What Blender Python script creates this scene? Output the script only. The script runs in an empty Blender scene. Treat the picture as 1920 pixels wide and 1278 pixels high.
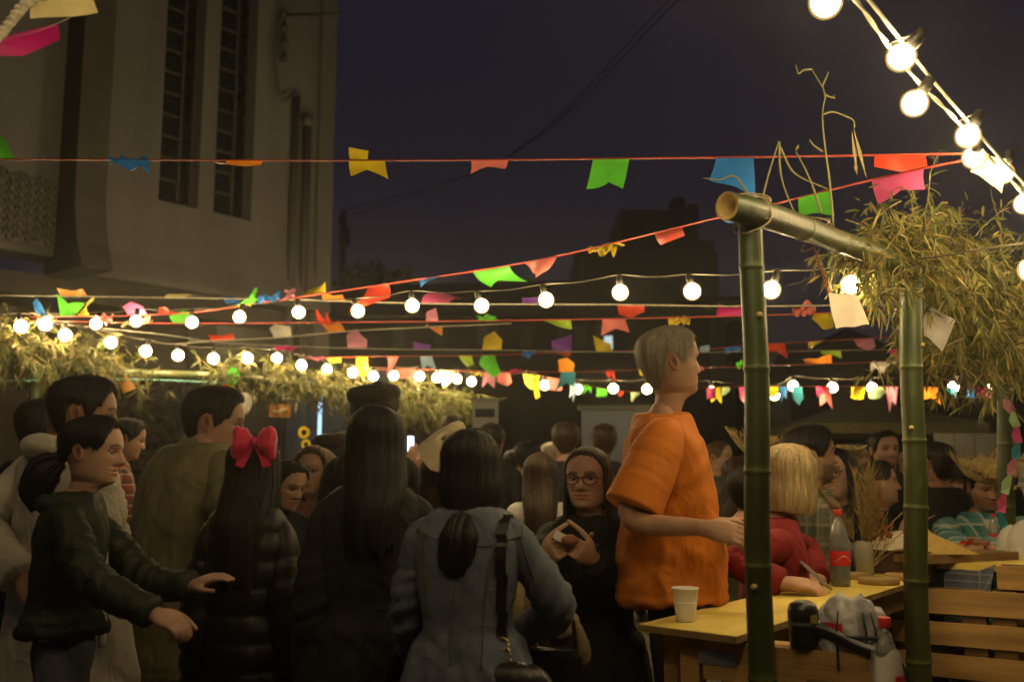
import bpy, bmesh, math, random
import numpy as np
from mathutils import Vector, Matrix

# ------------------------------------------------------------------ camera, sky, exposure
random.seed(7); rng = np.random.default_rng(7)
SC = bpy.context.scene
COL = SC.collection
F, CX, CY, CAMZ = 1850.0, 960.0, 639.0, 1.30
PITCH = math.atan((890 - CY) / F)
CAM = np.array([0.0, 0.0, CAMZ])
cam = bpy.data.cameras.new('camera'); camo = bpy.data.objects.new('camera', cam); COL.objects.link(camo)
camo.location = CAM; camo.rotation_euler = (math.pi / 2 + PITCH, 0, 0)
cam.sensor_width = 36; cam.lens = 36 * F / 1920; cam.clip_end = 600
cam.dof.use_dof = True; cam.dof.focus_distance = 3.7; cam.dof.aperture_fstop = 2.2
SC.camera = camo
W = bpy.data.worlds.new('World'); SC.world = W; W.use_nodes = True
nt = W.node_tree; bg = nt.nodes['Background']
sky = nt.nodes.new('ShaderNodeTexSky'); sky.sky_type = 'NISHITA'; sky.sun_disc = False
sky.sun_elevation = math.radians(-9); sky.sun_rotation = math.radians(120)
mul = nt.nodes.new('ShaderNodeMix'); mul.data_type = 'RGBA'; mul.blend_type = 'ADD'
mul.inputs[0].default_value = 1.0
mul.inputs[7].default_value = (0.115, 0.098, 0.165, 1)      # city glow of the night sky
nt.links.new(sky.outputs[0], mul.inputs[6]); nt.links.new(mul.outputs[2], bg.inputs[0])
bg.inputs[1].default_value = 0.1
SC.view_settings.view_transform = 'Standard'; SC.view_settings.look = 'None'
SC.view_settings.exposure = 0.0; SC.view_settings.gamma = 1.0
SC.render.engine = 'CYCLES'
SC.cycles.use_denoising = True; SC.cycles.max_bounces = 5; SC.cycles.diffuse_bounces = 3
SC.cycles.glossy_bounces = 2; SC.cycles.transmission_bounces = 5; SC.cycles.transparent_max_bounces = 6
SC.cycles.sample_clamp_indirect = 3.0; SC.cycles.sample_clamp_direct = 0.0
SC.cycles.caustics_reflective = False; SC.cycles.caustics_refractive = False
BULB = 335.0                                                   # radiance of a lit bulb
BULBC = (1.0, 0.73, 0.35, 1)

# ------------------------------------------------------------------ pixel to place
def ray(px, py):
    a = (px - CX) / F; b = (CY - py) / F
    return np.array([a, math.cos(PITCH) - b * math.sin(PITCH), math.sin(PITCH) + b * math.cos(PITCH)])
def at(px, py, Y):
    d = ray(px, py); return CAM + d * (Y / d[1])
def on_z(px, py, z):
    d = ray(px, py); return CAM + d * ((z - CAMZ) / d[2])
def on_plane(px, py, p, n):
    d = ray(px, py); return CAM + d * (np.dot(np.array(p) - CAM, n) / np.dot(d, n))

# ------------------------------------------------------------------ materials
MATS = {}
def mat(name, col, rough=0.6, var=0.12, scale=12.0, bump=0.0, bscale=60.0, metal=0.0, stretch=(1, 1, 1), col2=None,
        vcol=False, trans=0.0, spec=0.4, sheen=0.0, detail=4.0, sss=0.0, coat=0.0, alpha=None, transm=0.0, wr=0.0):
    if name in MATS: return MATS[name]
    m = bpy.data.materials.new(name); m.use_nodes = True; t = m.node_tree; N = t.nodes; L = t.links
    P = N['Principled BSDF']; out = N['Material Output']
    tc = N.new('ShaderNodeTexCoord'); mp = N.new('ShaderNodeMapping'); mp.inputs['Scale'].default_value = stretch
    L.new(tc.outputs['Object'], mp.inputs['Vector'])
    nz = N.new('ShaderNodeTexNoise'); nz.inputs['Scale'].default_value = scale; nz.inputs['Detail'].default_value = detail
    L.new(mp.outputs['Vector'], nz.inputs['Vector'])
    ramp = N.new('ShaderNodeMapRange'); ramp.inputs[1].default_value = .3; ramp.inputs[2].default_value = .7
    L.new(nz.outputs[0], ramp.inputs[0])
    mx = N.new('ShaderNodeMix'); mx.data_type = 'RGBA'
    c2 = col2 if col2 else tuple(c * (1 - 2 * var) for c in col)
    if vcol:
        at_ = N.new('ShaderNodeAttribute'); at_.attribute_name = 'Col'
        m2 = N.new('ShaderNodeMix'); m2.data_type = 'RGBA'; m2.blend_type = 'MULTIPLY'; m2.inputs[0].default_value = 1.0
        mx.inputs[6].default_value = (*col, 1); mx.inputs[7].default_value = (*c2, 1)
        L.new(ramp.outputs[0], mx.inputs[0]); L.new(mx.outputs[2], m2.inputs[6]); L.new(at_.outputs['Color'], m2.inputs[7])
        co = m2.outputs[2]
    else:
        mx.inputs[6].default_value = (*col, 1); mx.inputs[7].default_value = (*c2, 1)
        L.new(ramp.outputs[0], mx.inputs[0]); co = mx.outputs[2]
    L.new(co, P.inputs['Base Color'])
    P.inputs['Roughness'].default_value = rough; P.inputs['Metallic'].default_value = metal
    P.inputs['Specular IOR Level'].default_value = spec
    if sheen: P.inputs['Sheen Weight'].default_value = sheen
    if coat: P.inputs['Coat Weight'].default_value = coat
    if transm: P.inputs['Transmission Weight'].default_value = transm
    if sss:
        P.inputs['Subsurface Weight'].default_value = sss; P.inputs['Subsurface Radius'].default_value = (.012, .005, .003)
        P.inputs['Subsurface Scale'].default_value = 1.0
    if bump:
        n2 = N.new('ShaderNodeTexNoise'); n2.inputs['Scale'].default_value = bscale; n2.inputs['Detail'].default_value = 5
        L.new(mp.outputs['Vector'], n2.inputs['Vector'])
        b = N.new('ShaderNodeBump'); b.inputs['Strength'].default_value = bump; b.inputs['Distance'].default_value = .01
        L.new(n2.outputs[0], b.inputs['Height']); L.new(b.outputs[0], P.inputs['Normal'])
    if wr:
        w1 = N.new('ShaderNodeTexNoise'); w1.inputs['Scale'].default_value = 3.6; w1.inputs['Detail'].default_value = 2; w1.inputs['Distortion'].default_value = 1.2; L.new(tc.outputs['Object'], w1.inputs['Vector'])
        m1 = N.new('ShaderNodeMath'); m1.operation = 'SUBTRACT'; m1.inputs[1].default_value = .5; L.new(w1.outputs[0], m1.inputs[0])
        m2_ = N.new('ShaderNodeMath'); m2_.operation = 'ABSOLUTE'; L.new(m1.outputs[0], m2_.inputs[0])
        m3 = N.new('ShaderNodeMath'); m3.operation = 'POWER'; m3.inputs[1].default_value = .6; L.new(m2_.outputs[0], m3.inputs[0])
        b2 = N.new('ShaderNodeBump'); b2.inputs['Strength'].default_value = wr; b2.inputs['Distance'].default_value = .03; b2.invert = True
        L.new(m3.outputs[0], b2.inputs['Height'])
        if bump: L.new(b.outputs[0], b2.inputs['Normal'])
        L.new(b2.outputs[0], P.inputs['Normal'])
    if trans:
        tr = N.new('ShaderNodeBsdfTranslucent'); L.new(co, tr.inputs['Color'])
        ms = N.new('ShaderNodeMixShader'); ms.inputs[0].default_value = trans
        L.new(P.outputs[0], ms.inputs[1]); L.new(tr.outputs[0], ms.inputs[2]); L.new(ms.outputs[0], out.inputs[0])
    MATS[name] = m; return m
def emit(name, col, s):
    m = bpy.data.materials.new(name); m.use_nodes = True; t = m.node_tree
    t.nodes.remove(t.nodes['Principled BSDF']); e = t.nodes.new('ShaderNodeEmission')
    e.inputs[0].default_value = col; e.inputs[1].default_value = s
    t.links.new(e.outputs[0], t.nodes['Material Output'].inputs[0]); return m
def plaid(name, c0, c1, c2, k=55.0, rough=.8):
    """woven check: two sets of stripes in the person's own coordinates"""
    m = bpy.data.materials.new(name); m.use_nodes = True; t = m.node_tree; N = t.nodes; L = t.links
    P = N['Principled BSDF']; P.inputs['Roughness'].default_value = rough
    tc = N.new('ShaderNodeTexCoord'); sp = N.new('ShaderNodeSeparateXYZ'); L.new(tc.outputs['Object'], sp.inputs[0])
    def band(inp, f, ph, lo, hi):
        a = N.new('ShaderNodeMath'); a.operation = 'MULTIPLY_ADD'; a.inputs[1].default_value = f; a.inputs[2].default_value = ph; L.new(inp, a.inputs[0])
        s = N.new('ShaderNodeMath'); s.operation = 'SINE'; L.new(a.outputs[0], s.inputs[0])
        r = N.new('ShaderNodeMapRange'); r.inputs[1].default_value = lo; r.inputs[2].default_value = hi; L.new(s.outputs[0], r.inputs[0]); return r.outputs[0]
    xy = N.new('ShaderNodeMath'); xy.operation = 'ADD'; L.new(sp.outputs[0], xy.inputs[0]); L.new(sp.outputs[1], xy.inputs[1])
    bx = band(xy.outputs[0], k, 0.3, -.2, .3); bz = band(sp.outputs[2], k, 1.1, -.2, .3); lx = band(xy.outputs[0], k, 2.0, .8, .92); lz = band(sp.outputs[2], k, 2.6, .8, .92)
    def mixc(a, b, fac, amt):
        mx = N.new('ShaderNodeMix'); mx.data_type = 'RGBA'
        mu = N.new('ShaderNodeMath'); mu.operation = 'MULTIPLY'; mu.inputs[1].default_value = amt; L.new(fac, mu.inputs[0]); L.new(mu.outputs[0], mx.inputs[0])
        if isinstance(a, tuple): mx.inputs[6].default_value = (*a, 1)
        else: L.new(a, mx.inputs[6])
        mx.inputs[7].default_value = (*b, 1); return mx.outputs[2]
    c = mixc(c0, c1, bx, .6); c = mixc(c, c1, bz, .6); c = mixc(c, c2, lx, .7); c = mixc(c, c2, lz, .7)
    L.new(c, P.inputs['Base Color']); return m

# ------------------------------------------------------------------ mesh builder
class MB:
    def __init__(s): s.v = []; s.f = []; s.c = []; s.n = 0; s.mi = []
    def add(s, V, Fc, col=(1, 1, 1), mi=0):
        V = np.asarray(V, float).reshape(-1, 3); o = s.n
        s.v.append(V); s.n += len(V); s.f += [tuple(i + o for i in f) for f in Fc]; s.mi += [mi] * len(Fc)
        C = np.asarray(col, float)
        s.c.append(np.tile(C, (len(V), 1)) if C.ndim == 1 else C); return s
    def loft(s, rings, cap=True, closed=True, col=(1, 1, 1), mi=0):
        R = np.asarray(rings, float); m, k = R.shape[:2]; f = []
        kk = k if closed else k - 1
        for i in range(m - 1):
            for j in range(kk):
                j2 = (j + 1) % k; f.append((i * k + j, i * k + j2, (i + 1) * k + j2, (i + 1) * k + j))
        if cap and closed:
            f.append(tuple(range(k))[::-1]); f.append(tuple((m - 1) * k + j for j in range(k)))
        if np.asarray(col).ndim == 2 and len(col) == m: col = np.repeat(np.asarray(col), k, 0)
        return s.add(R.reshape(-1, 3), f, col, mi)
    def tube(s, pts, r, seg=8, cap=True, col=(1, 1, 1), mi=0, flat=None):
        P = np.asarray(pts, float); n = len(P); r = np.broadcast_to(np.asarray(r, float), (n,))
        T = np.gradient(P, axis=0); T /= np.linalg.norm(T, axis=1)[:, None] + 1e-12
        up = np.array([0, 0, 1.]) if abs(T[0][2]) < .9 else np.array([1., 0, 0])
        a = np.cross(T[0], up); a /= np.linalg.norm(a); rings = []
        th = np.linspace(0, 2 * np.pi, seg, endpoint=False)
        for i in range(n):
            a = a - T[i] * np.dot(a, T[i]); a /= np.linalg.norm(a) + 1e-12; b = np.cross(T[i], a)
            fl = 1 if flat is None else flat
            rings.append(P[i] + r[i] * (np.cos(th)[:, None] * a + fl * np.sin(th)[:, None] * b))
        return s.loft(rings, cap, True, col, mi)
    def box(s, c, size, R=None, col=(1, 1, 1), mi=0):
        h = np.array(size) / 2; V = np.array([[x, y, z] for x in (-1, 1) for y in (-1, 1) for z in (-1, 1)]) * h
        if R is not None: V = V @ np.asarray(R).T
        return s.add(V + np.array(c), [(0, 1, 3, 2), (4, 6, 7, 5), (0, 4, 5, 1), (2, 3, 7, 6), (0, 2, 6, 4), (1, 5, 7, 3)], col, mi)
    def ball(s, c, r, nu=12, nv=8, R=None, col=(1, 1, 1), mi=0):
        r = np.broadcast_to(np.asarray(r, float), (3,)); rings = []
        for i in range(nv + 1):
            p = np.pi * (i + .02) / (nv + .04); th = np.linspace(0, 2 * np.pi, nu, endpoint=False)
            V = np.stack([np.sin(p) * np.cos(th), np.sin(p) * np.sin(th), -np.cos(p) * np.ones(nu)], 1) * r
            if R is not None: V = V @ np.asarray(R).T
            rings.append(V + np.array(c))
        return s.loft(rings, True, True, col, mi)
    def lathe(s, prof, c=(0, 0, 0), seg=16, col=(1, 1, 1), mi=0, cap=True):
        th = np.linspace(0, 2 * np.pi, seg, endpoint=False)
        return s.loft([np.stack([c[0] + r * np.cos(th), c[1] + r * np.sin(th), np.full(seg, c[2] + z)], 1) for r, z in prof], cap, True, col, mi)
    def mesh(s, name='m', smooth=True, vcol=False):
        me = bpy.data.meshes.new(name); V = np.concatenate(s.v) if s.v else np.zeros((0, 3))
        me.from_pydata(V.tolist(), [], s.f); me.update()
        if smooth: me.polygons.foreach_set('use_smooth', [True] * len(me.polygons))
        if any(s.mi): me.polygons.foreach_set('material_index', s.mi)
        if vcol:
            ca = me.color_attributes.new('Col', 'FLOAT_COLOR', 'POINT'); C = np.concatenate(s.c)
            ca.data.foreach_set('color', np.concatenate([C, np.ones((len(C), 1))], 1).ravel())
        return me
    def build(s, name, m, parent=None, smooth=True, vcol=False, **k):
        return link(name, s.mesh(name, smooth, vcol), m, parent, **k)
def link(name, me, m=None, parent=None, loc=None, rz=None, **k):
    o = bpy.data.objects.new(name, me); COL.objects.link(o)
    if m is not None and me is not None:
        for mm in (m if isinstance(m, (list, tuple)) else [m]):
            if len(me.materials) < (len(m) if isinstance(m, (list, tuple)) else 1): me.materials.append(mm)
    if parent is not None: o.parent = parent
    if loc is not None: o.location = loc
    if rz is not None: o.rotation_euler = (0, 0, rz)
    for a, b in k.items(): o[a] = b
    return o
def thing(name, label, cat, loc=(0, 0, 0), rz=0, group=None):
    o = bpy.data.objects.new(name, None); COL.objects.link(o); o.location = loc; o.rotation_euler = (0, 0, rz)
    o.empty_display_size = .1; o['label'] = label; o['category'] = cat
    if group: o['group'] = group
    return o
def tag(o, label, cat, group=None):
    o['label'] = label; o['category'] = cat
    if group: o['group'] = group
    return o
def remesh(mb, voxel, smooth=4, fac=.5):
    me = mb.mesh('tmp') if isinstance(mb, MB) else mb
    o = bpy.data.objects.new('tmp', me); COL.objects.link(o)
    r = o.modifiers.new('r', 'REMESH'); r.mode = 'VOXEL'; r.voxel_size = voxel; r.use_smooth_shade = True
    if smooth:
        sm = o.modifiers.new('s', 'SMOOTH'); sm.iterations = smooth; sm.factor = fac
    dg = bpy.context.evaluated_depsgraph_get()
    m2 = bpy.data.meshes.new_from_object(o.evaluated_get(dg)); bpy.data.objects.remove(o); bpy.data.meshes.remove(me)
    return m2
def mdata(me):
    n = len(me.vertices); V = np.empty(n * 3); me.vertices.foreach_get('co', V); V = V.reshape(-1, 3)
    N = np.empty(n * 3); me.vertices.foreach_get('normal', N); return V, N.reshape(-1, 3)
def setv(me, V): me.vertices.foreach_set('co', V.ravel()); me.update()
def sn(V, f, seed, oct=3):
    """cheap vector noise: warped sums of sines"""
    r = np.random.default_rng(seed); out = np.zeros(len(V)); a = 1.0; Vw = V * f
    for _ in range(oct):
        k = r.normal(size=(3, 3)); ph = r.uniform(0, 6.28, 3)
        w = np.sin(Vw @ k.T + ph); out += a * np.sin((Vw + w[:, [1, 2, 0]] * .8) @ r.normal(size=3) + ph[0]) ; Vw = Vw * 2.1; a *= .5
    return out / 1.75
def sstep(a, b, x):
    t = np.clip((np.asarray(x, float) - a) / (b - a), 0, 1); return t * t * (3 - 2 * t)
def rotm(yaw=0, pitch=0, roll=0):
    return np.array(Matrix.Rotation(math.radians(yaw), 3, 'Z') @ Matrix.Rotation(math.radians(pitch), 3, 'X') @ Matrix.Rotation(math.radians(roll), 3, 'Y'))
def spline(pts, n):
    P = np.asarray(pts, float); k = len(P)
    if k == 2: return P[0] + (P[1] - P[0]) * np.linspace(0, 1, n)[:, None]
    d = np.r_[0, np.cumsum(np.linalg.norm(np.diff(P, axis=0), axis=1))]; t = np.linspace(0, d[-1], n); out = []
    Q = np.vstack([2 * P[0] - P[1], P, 2 * P[-1] - P[-2]])
    for x in t:
        i = min(max(np.searchsorted(d, x) - 1, 0), k - 2); u = (x - d[i]) / (d[i + 1] - d[i] + 1e-12)
        p0, p1, p2, p3 = Q[i:i + 4]
        out.append(.5 * (2 * p1 + (p2 - p0) * u + (2 * p0 - 5 * p1 + 4 * p2 - p3) * u * u + (3 * p1 - 3 * p2 + p3 - p0) * u ** 3))
    return np.array(out)

# ------------------------------------------------------------------ people
_T = np.array([-.75, -.6, -.35, -.16, -.06, -.015, .02, .06, .12, .22, .30, .40, .50, .57, .65, .75, .85, .92, .965, .99, 1.0])
_W = np.array([.26, .225, .195, .195, .20, .205, .20, .235, .27, .300, .315, .330, .335, .340, .345, .330, .283, .212, .142, .072, .005])
_F = np.array([.10, .12, .14, .16, .19, .26, .335, .365, .375, .382, .385, .385, .385, .402, .402, .378, .315, .232, .148, .074, .005])
_B = np.array([.34, .32, .28, .25, .24, .235, .235, .24, .25, .285, .33, .385, .43, .45, .46, .440, .378, .278, .180, .09, .005])
_tf = np.linspace(-.75, 1.0, 701); _k = np.exp(-np.linspace(-2.5, 2.5, 31) ** 2); _k /= _k.sum()
def _sm(a):
    b = np.interp(_tf, _T, a); return np.convolve(np.pad(b, 15, mode='edge'), _k, 'valid')
_Wf, _Ff, _Bf = _sm(_W), _sm(_F), _sm(_B)
_Wf[-14:] = np.linspace(_Wf[-15], .004, 14); _Ff[-14:] = np.linspace(_Ff[-15], .004, 14); _Bf[-14:] = np.linspace(_Bf[-15], .004, 14)
def head_s(th, t, feat=True):
    w = np.interp(t, _tf, _Wf); f = np.interp(t, _tf, _Ff); b = np.interp(t, _tf, _Bf)
    s, c = np.sin(th), np.cos(th)
    x = w * np.sign(s) * np.abs(s) ** .88; y = np.where(c > 0, f, b) * np.sign(c) * np.abs(c) ** .88
    if feat:
        fr = sstep(.0, .15, y); g = lambda u, m, q: np.exp(-((u - m) / q) ** 2)
        nose = np.interp(t, [.30, .325, .36, .44, .54, .58], [0, .085, .112, .07, .02, 0])
        y = y + fr * nose * np.exp(-(x / np.interp(t, [.3, .36, .55], [.075, .065, .04])) ** 2)
        y = y - fr * .055 * g(np.abs(x), .145, .075) * g(t, .495, .05) + fr * .018 * g(np.abs(x), .13, .09) * g(t, .585, .03)
        y = y + fr * np.exp(-(x / .11) ** 2) * (.026 * g(t, .243, .016) + .028 * g(t, .185, .018) - .018 * g(t, .213, .009))
        y = y + fr * .025 * g(np.abs(x), 0, .10) * g(t, .07, .045) + fr * .015 * g(np.abs(x), .22, .08) * g(t, .40, .07)
        y = y - fr * .02 * g(t, .29, .02) * g(np.abs(x), .1, .06)
    y = y + np.where(t < 0, t * .16, 0)
    return np.stack([x, y, t * np.ones_like(x)], -1)
def head_rot(P, R, h, pos):
    """turn the head on the neck; P in head units, z=0 chin, z=1 crown"""
    piv = np.array([0, -.06, -.05]); w = sstep(-.55, .05, P[..., 2])[..., None]
    Q = (P - piv) @ R.T + piv
    return (P * (1 - w) + Q * w) * h + pos
def hairline(a, style):
    if style in ('short', 'buzz', 'crop', 'none'):
        return np.interp(a, [0, 32, 46, 56, 66, 76, 86, 94, 112, 124, 150, 180], [.86, .84, .79, .70, .57, .46, .40, .56, .55, .28, .10, .06])
    return np.interp(a, [0, 28, 44, 54, 63, 72, 90, 110, 180], [.875, .85, .79, .68, .52, .38, .27, .18, .10])
def hair_grid(style, L, th, seed, nth=72, ns=30, tie=None, part=0):
    r = np.random.default_rng(seed); T = np.linspace(-np.pi, np.pi, nth); G = np.zeros((nth, ns, 3)); ph = r.uniform(0, 6.28, 6)
    C = np.array([0, -.03, .55])
    for i, q in enumerate(T):
        a = abs(math.degrees(q)); e = float(hairline(a, style)); s = np.linspace(0, 1, ns)
        jag = .02 * math.sin(q * 17 + ph[0]) + .02 * math.sin(q * 31 + ph[1])
        e = min(e + jag * (1 if a > 60 else .5), .93)
        long = style in ('long', 'bob', 'lowpony') and a > 62
        tied = style in ('pony', 'bun', 'lowpony')
        if long:
            Lz = L * (1 + .08 * math.sin(q * 9 + ph[2]) + .05 * math.sin(q * 23 + ph[3])); st = .42
            tt = np.where(s < .4, 1 - (1 - st) * (s / .4), st); P = head_s(q, tt, False)
            d = np.clip((s - .4) / .6, 0, 1); z = st - d * (Lz + st)
            P[:, 2] = np.where(s < .4, tt, z)
            back = sstep(70, 130, a)
            if style == 'long':
                P[:, 1] -= (.40 * back + .02) * sstep(.30, -.42, P[:, 2]); P[:, 0] *= 1 + .12 * sstep(.5, 0, P[:, 2]) - .1 * sstep(-.3, -1.5, P[:, 2])
                P[:, 1] += (1 - back) * .08 * sstep(.2, -.5, P[:, 2])
            else:
                P[:, 0] *= 1 + .12 * np.sin(np.pi * d); P[:, 1] *= 1 + .10 * np.sin(np.pi * d) - .15 * d
        else:
            tt = 1 - (1 - e) * s; P = head_s(q, tt, False)
        n = P - C; n[:, 2] = np.where(P[:, 2] < .55, 0, n[:, 2]); ln = np.linalg.norm(n, axis=1)[:, None]; n = n / (ln + 1e-9)
        off = th * (1 + .08 * math.sin(q * 7 + ph[4]) + .05 * math.sin(q * 19 + ph[5]))
        prof = np.minimum(1, .55 + s * 2) * (1 if long else 1 - .75 * sstep(.75, 1, s))
        if not long: prof = np.where(s > .97, -.3, prof)
        P = P + n * (off * prof)[:, None]
        if tied and a > 60 and tie is not None:
            k = sstep(.45 if style != 'lowpony' else .62, 1.0, s)[:, None] * sstep(60, 90, a); P = P * (1 - k) + (np.array(tie) + np.array([.05 * math.sin(q), -.03 * abs(math.cos(q)), .02 * math.cos(q * 3)])) * k
        G[i] = P
    return G
def ribbons(mb, G, n, seed, width, jit, col0, vary=.5, cover=(.25, 1.0)):
    r = np.random.default_rng(seed); nth, ns = G.shape[:2]; m = 6; w01 = np.linspace(0, 1, m)
    u = r.uniform(0, nth - 1.01, n); s0 = r.uniform(0, 1 - cover[0], n); s1 = np.minimum(1, s0 + r.uniform(*cover, n)); s = (s0[:, None] + (s1 - s0)[:, None] * w01) * (ns - 1)
    uu = np.clip(u[:, None] + r.normal(0, .9, n)[:, None] * w01 ** 2, 0, nth - 1.01)
    i = uu.astype(int); f = (uu - i)[..., None]; j = np.clip(s.astype(int), 0, ns - 2); g = (s - j)[..., None]
    P = (G[i, j] * (1 - f) + G[i + 1, j] * f) * (1 - g) + (G[i, j + 1] * (1 - f) + G[i + 1, j + 1] * f) * g
    Tg = G[i + 1, j] - G[i, j]; Tg /= np.linalg.norm(Tg, axis=2)[..., None] + 1e-9
    nr = P - G.mean((0, 1)); nr[..., 2] *= .2; nr /= np.linalg.norm(nr, axis=2)[..., None] + 1e-9
    P = P + nr * ((np.abs(r.normal(0, jit, n)) + jit * .4)[:, None] * np.linspace(.6, 1.2, m))[..., None]
    w = width * np.interp(w01, [0, .2, .8, 1], [.5, 1, .9, .1])[None, :, None]
    V = np.concatenate([P - Tg * w, P + Tg * w], 1).reshape(-1, 3); o = np.arange(n)[:, None, None] * 2 * m; k = np.arange(m - 1)[None, :, None]
    Fq = (o + k + np.array([0, 1, m + 1, m])).reshape(-1, 4); C = np.clip(1 + r.normal(0, vary, n), .25, 3)
    mb.add(V, Fq.tolist(), np.repeat(C, 2 * m)[:, None] * np.array(col0))
def addmesh(mb, me, col=(1, 1, 1)):
    V, _ = mdata(me); mb.add(V, [tuple(p.vertices) for p in me.polygons], col); bpy.data.meshes.remove(me)
def hand(mb, wr, d, n, hl, curl, side):
    d = d / np.linalg.norm(d); n = n - d * np.dot(n, d); n /= np.linalg.norm(n); l = np.cross(d, n) * side
    th = np.linspace(0, 2 * np.pi, 12, endpoint=False); rings = []
    for f, w, t in ((-.12, .15, .13), (.05, .17, .13), (.2, .22, .12), (.38, .235, .105), (.5, .21, .085)):
        rings.append(wr + d * f * hl + np.cos(th)[:, None] * l * w * hl + np.sin(th)[:, None] * n * t * hl)
    mb.loft(rings)
    def chain(p, dr, lens, cs, r):
        P = [p]; a = 0; pts = [p - dr * .1 * hl]
        for L_, c in zip(lens, cs):
            a += c; v = dr * math.cos(a) + n * math.sin(a); P.append(P[-1] + v * L_)
        mb.tube(spline(P, 9), np.linspace(r, r * .78, 9), 8)
        mb.ball(P[-1], r * .78, 8, 6)
    for k, (o, L_) in enumerate(((-.165, .44), (-.055, .5), (.055, .47), (.16, .37))):
        c = curl * (1 + .15 * (k - 1)); dr = d + l * (-.5 * o); dr /= np.linalg.norm(dr)   # the first finger lies on the thumb side
        chain(wr + d * .46 * hl - l * o * -1 * hl * 1.0, dr, (L_ * .42 * hl, L_ * .33 * hl, L_ * .25 * hl), (c * .6, c, c * .7), .052 * hl)
    td = d * .75 - l * .62 + n * .25; td /= np.linalg.norm(td)
    p0 = wr + d * .14 * hl - l * .15 * hl
    mb.tube(spline([p0, p0 + td * .17 * hl, p0 + (td + d * .3 + n * .4 * curl) * .31 * hl, p0 + (td * .9 + d * .6 + n * .8 * curl) * .40 * hl], 9), np.linspace(.075, .048, 9) * hl, 8)
    mb.ball(p0 + (td * .9 + d * .6 + n * .8 * curl) * .40 * hl, .048 * hl, 8, 6)
SKIN = {}
def skin(tone):
    c = {'light': (.56, .34, .235), 'mid': (.43, .25, .16), 'tan': (.34, .185, .11), 'dark': (.2, .105, .06)}[tone]
    return mat('skin_' + tone, c, .56, .12, 14, .07, 150, vcol=True, sss=.06, spec=.28)
HAIRC = {'black': (.012, .009, .007), 'dark': (.022, .014, .009), 'brown': (.06, .033, .017), 'light': (.16, .095, .045), 'blond': (.50, .37, .18), 'grey': (.42, .37, .28), 'white': (.6, .55, .48)}
def hairmat(c): return mat('hair_' + c, HAIRC[c], .55, .25, 60, .35, 260, stretch=(1, 1, .08), vcol=True, spec=.35)
PEOPLE = {}
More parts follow.
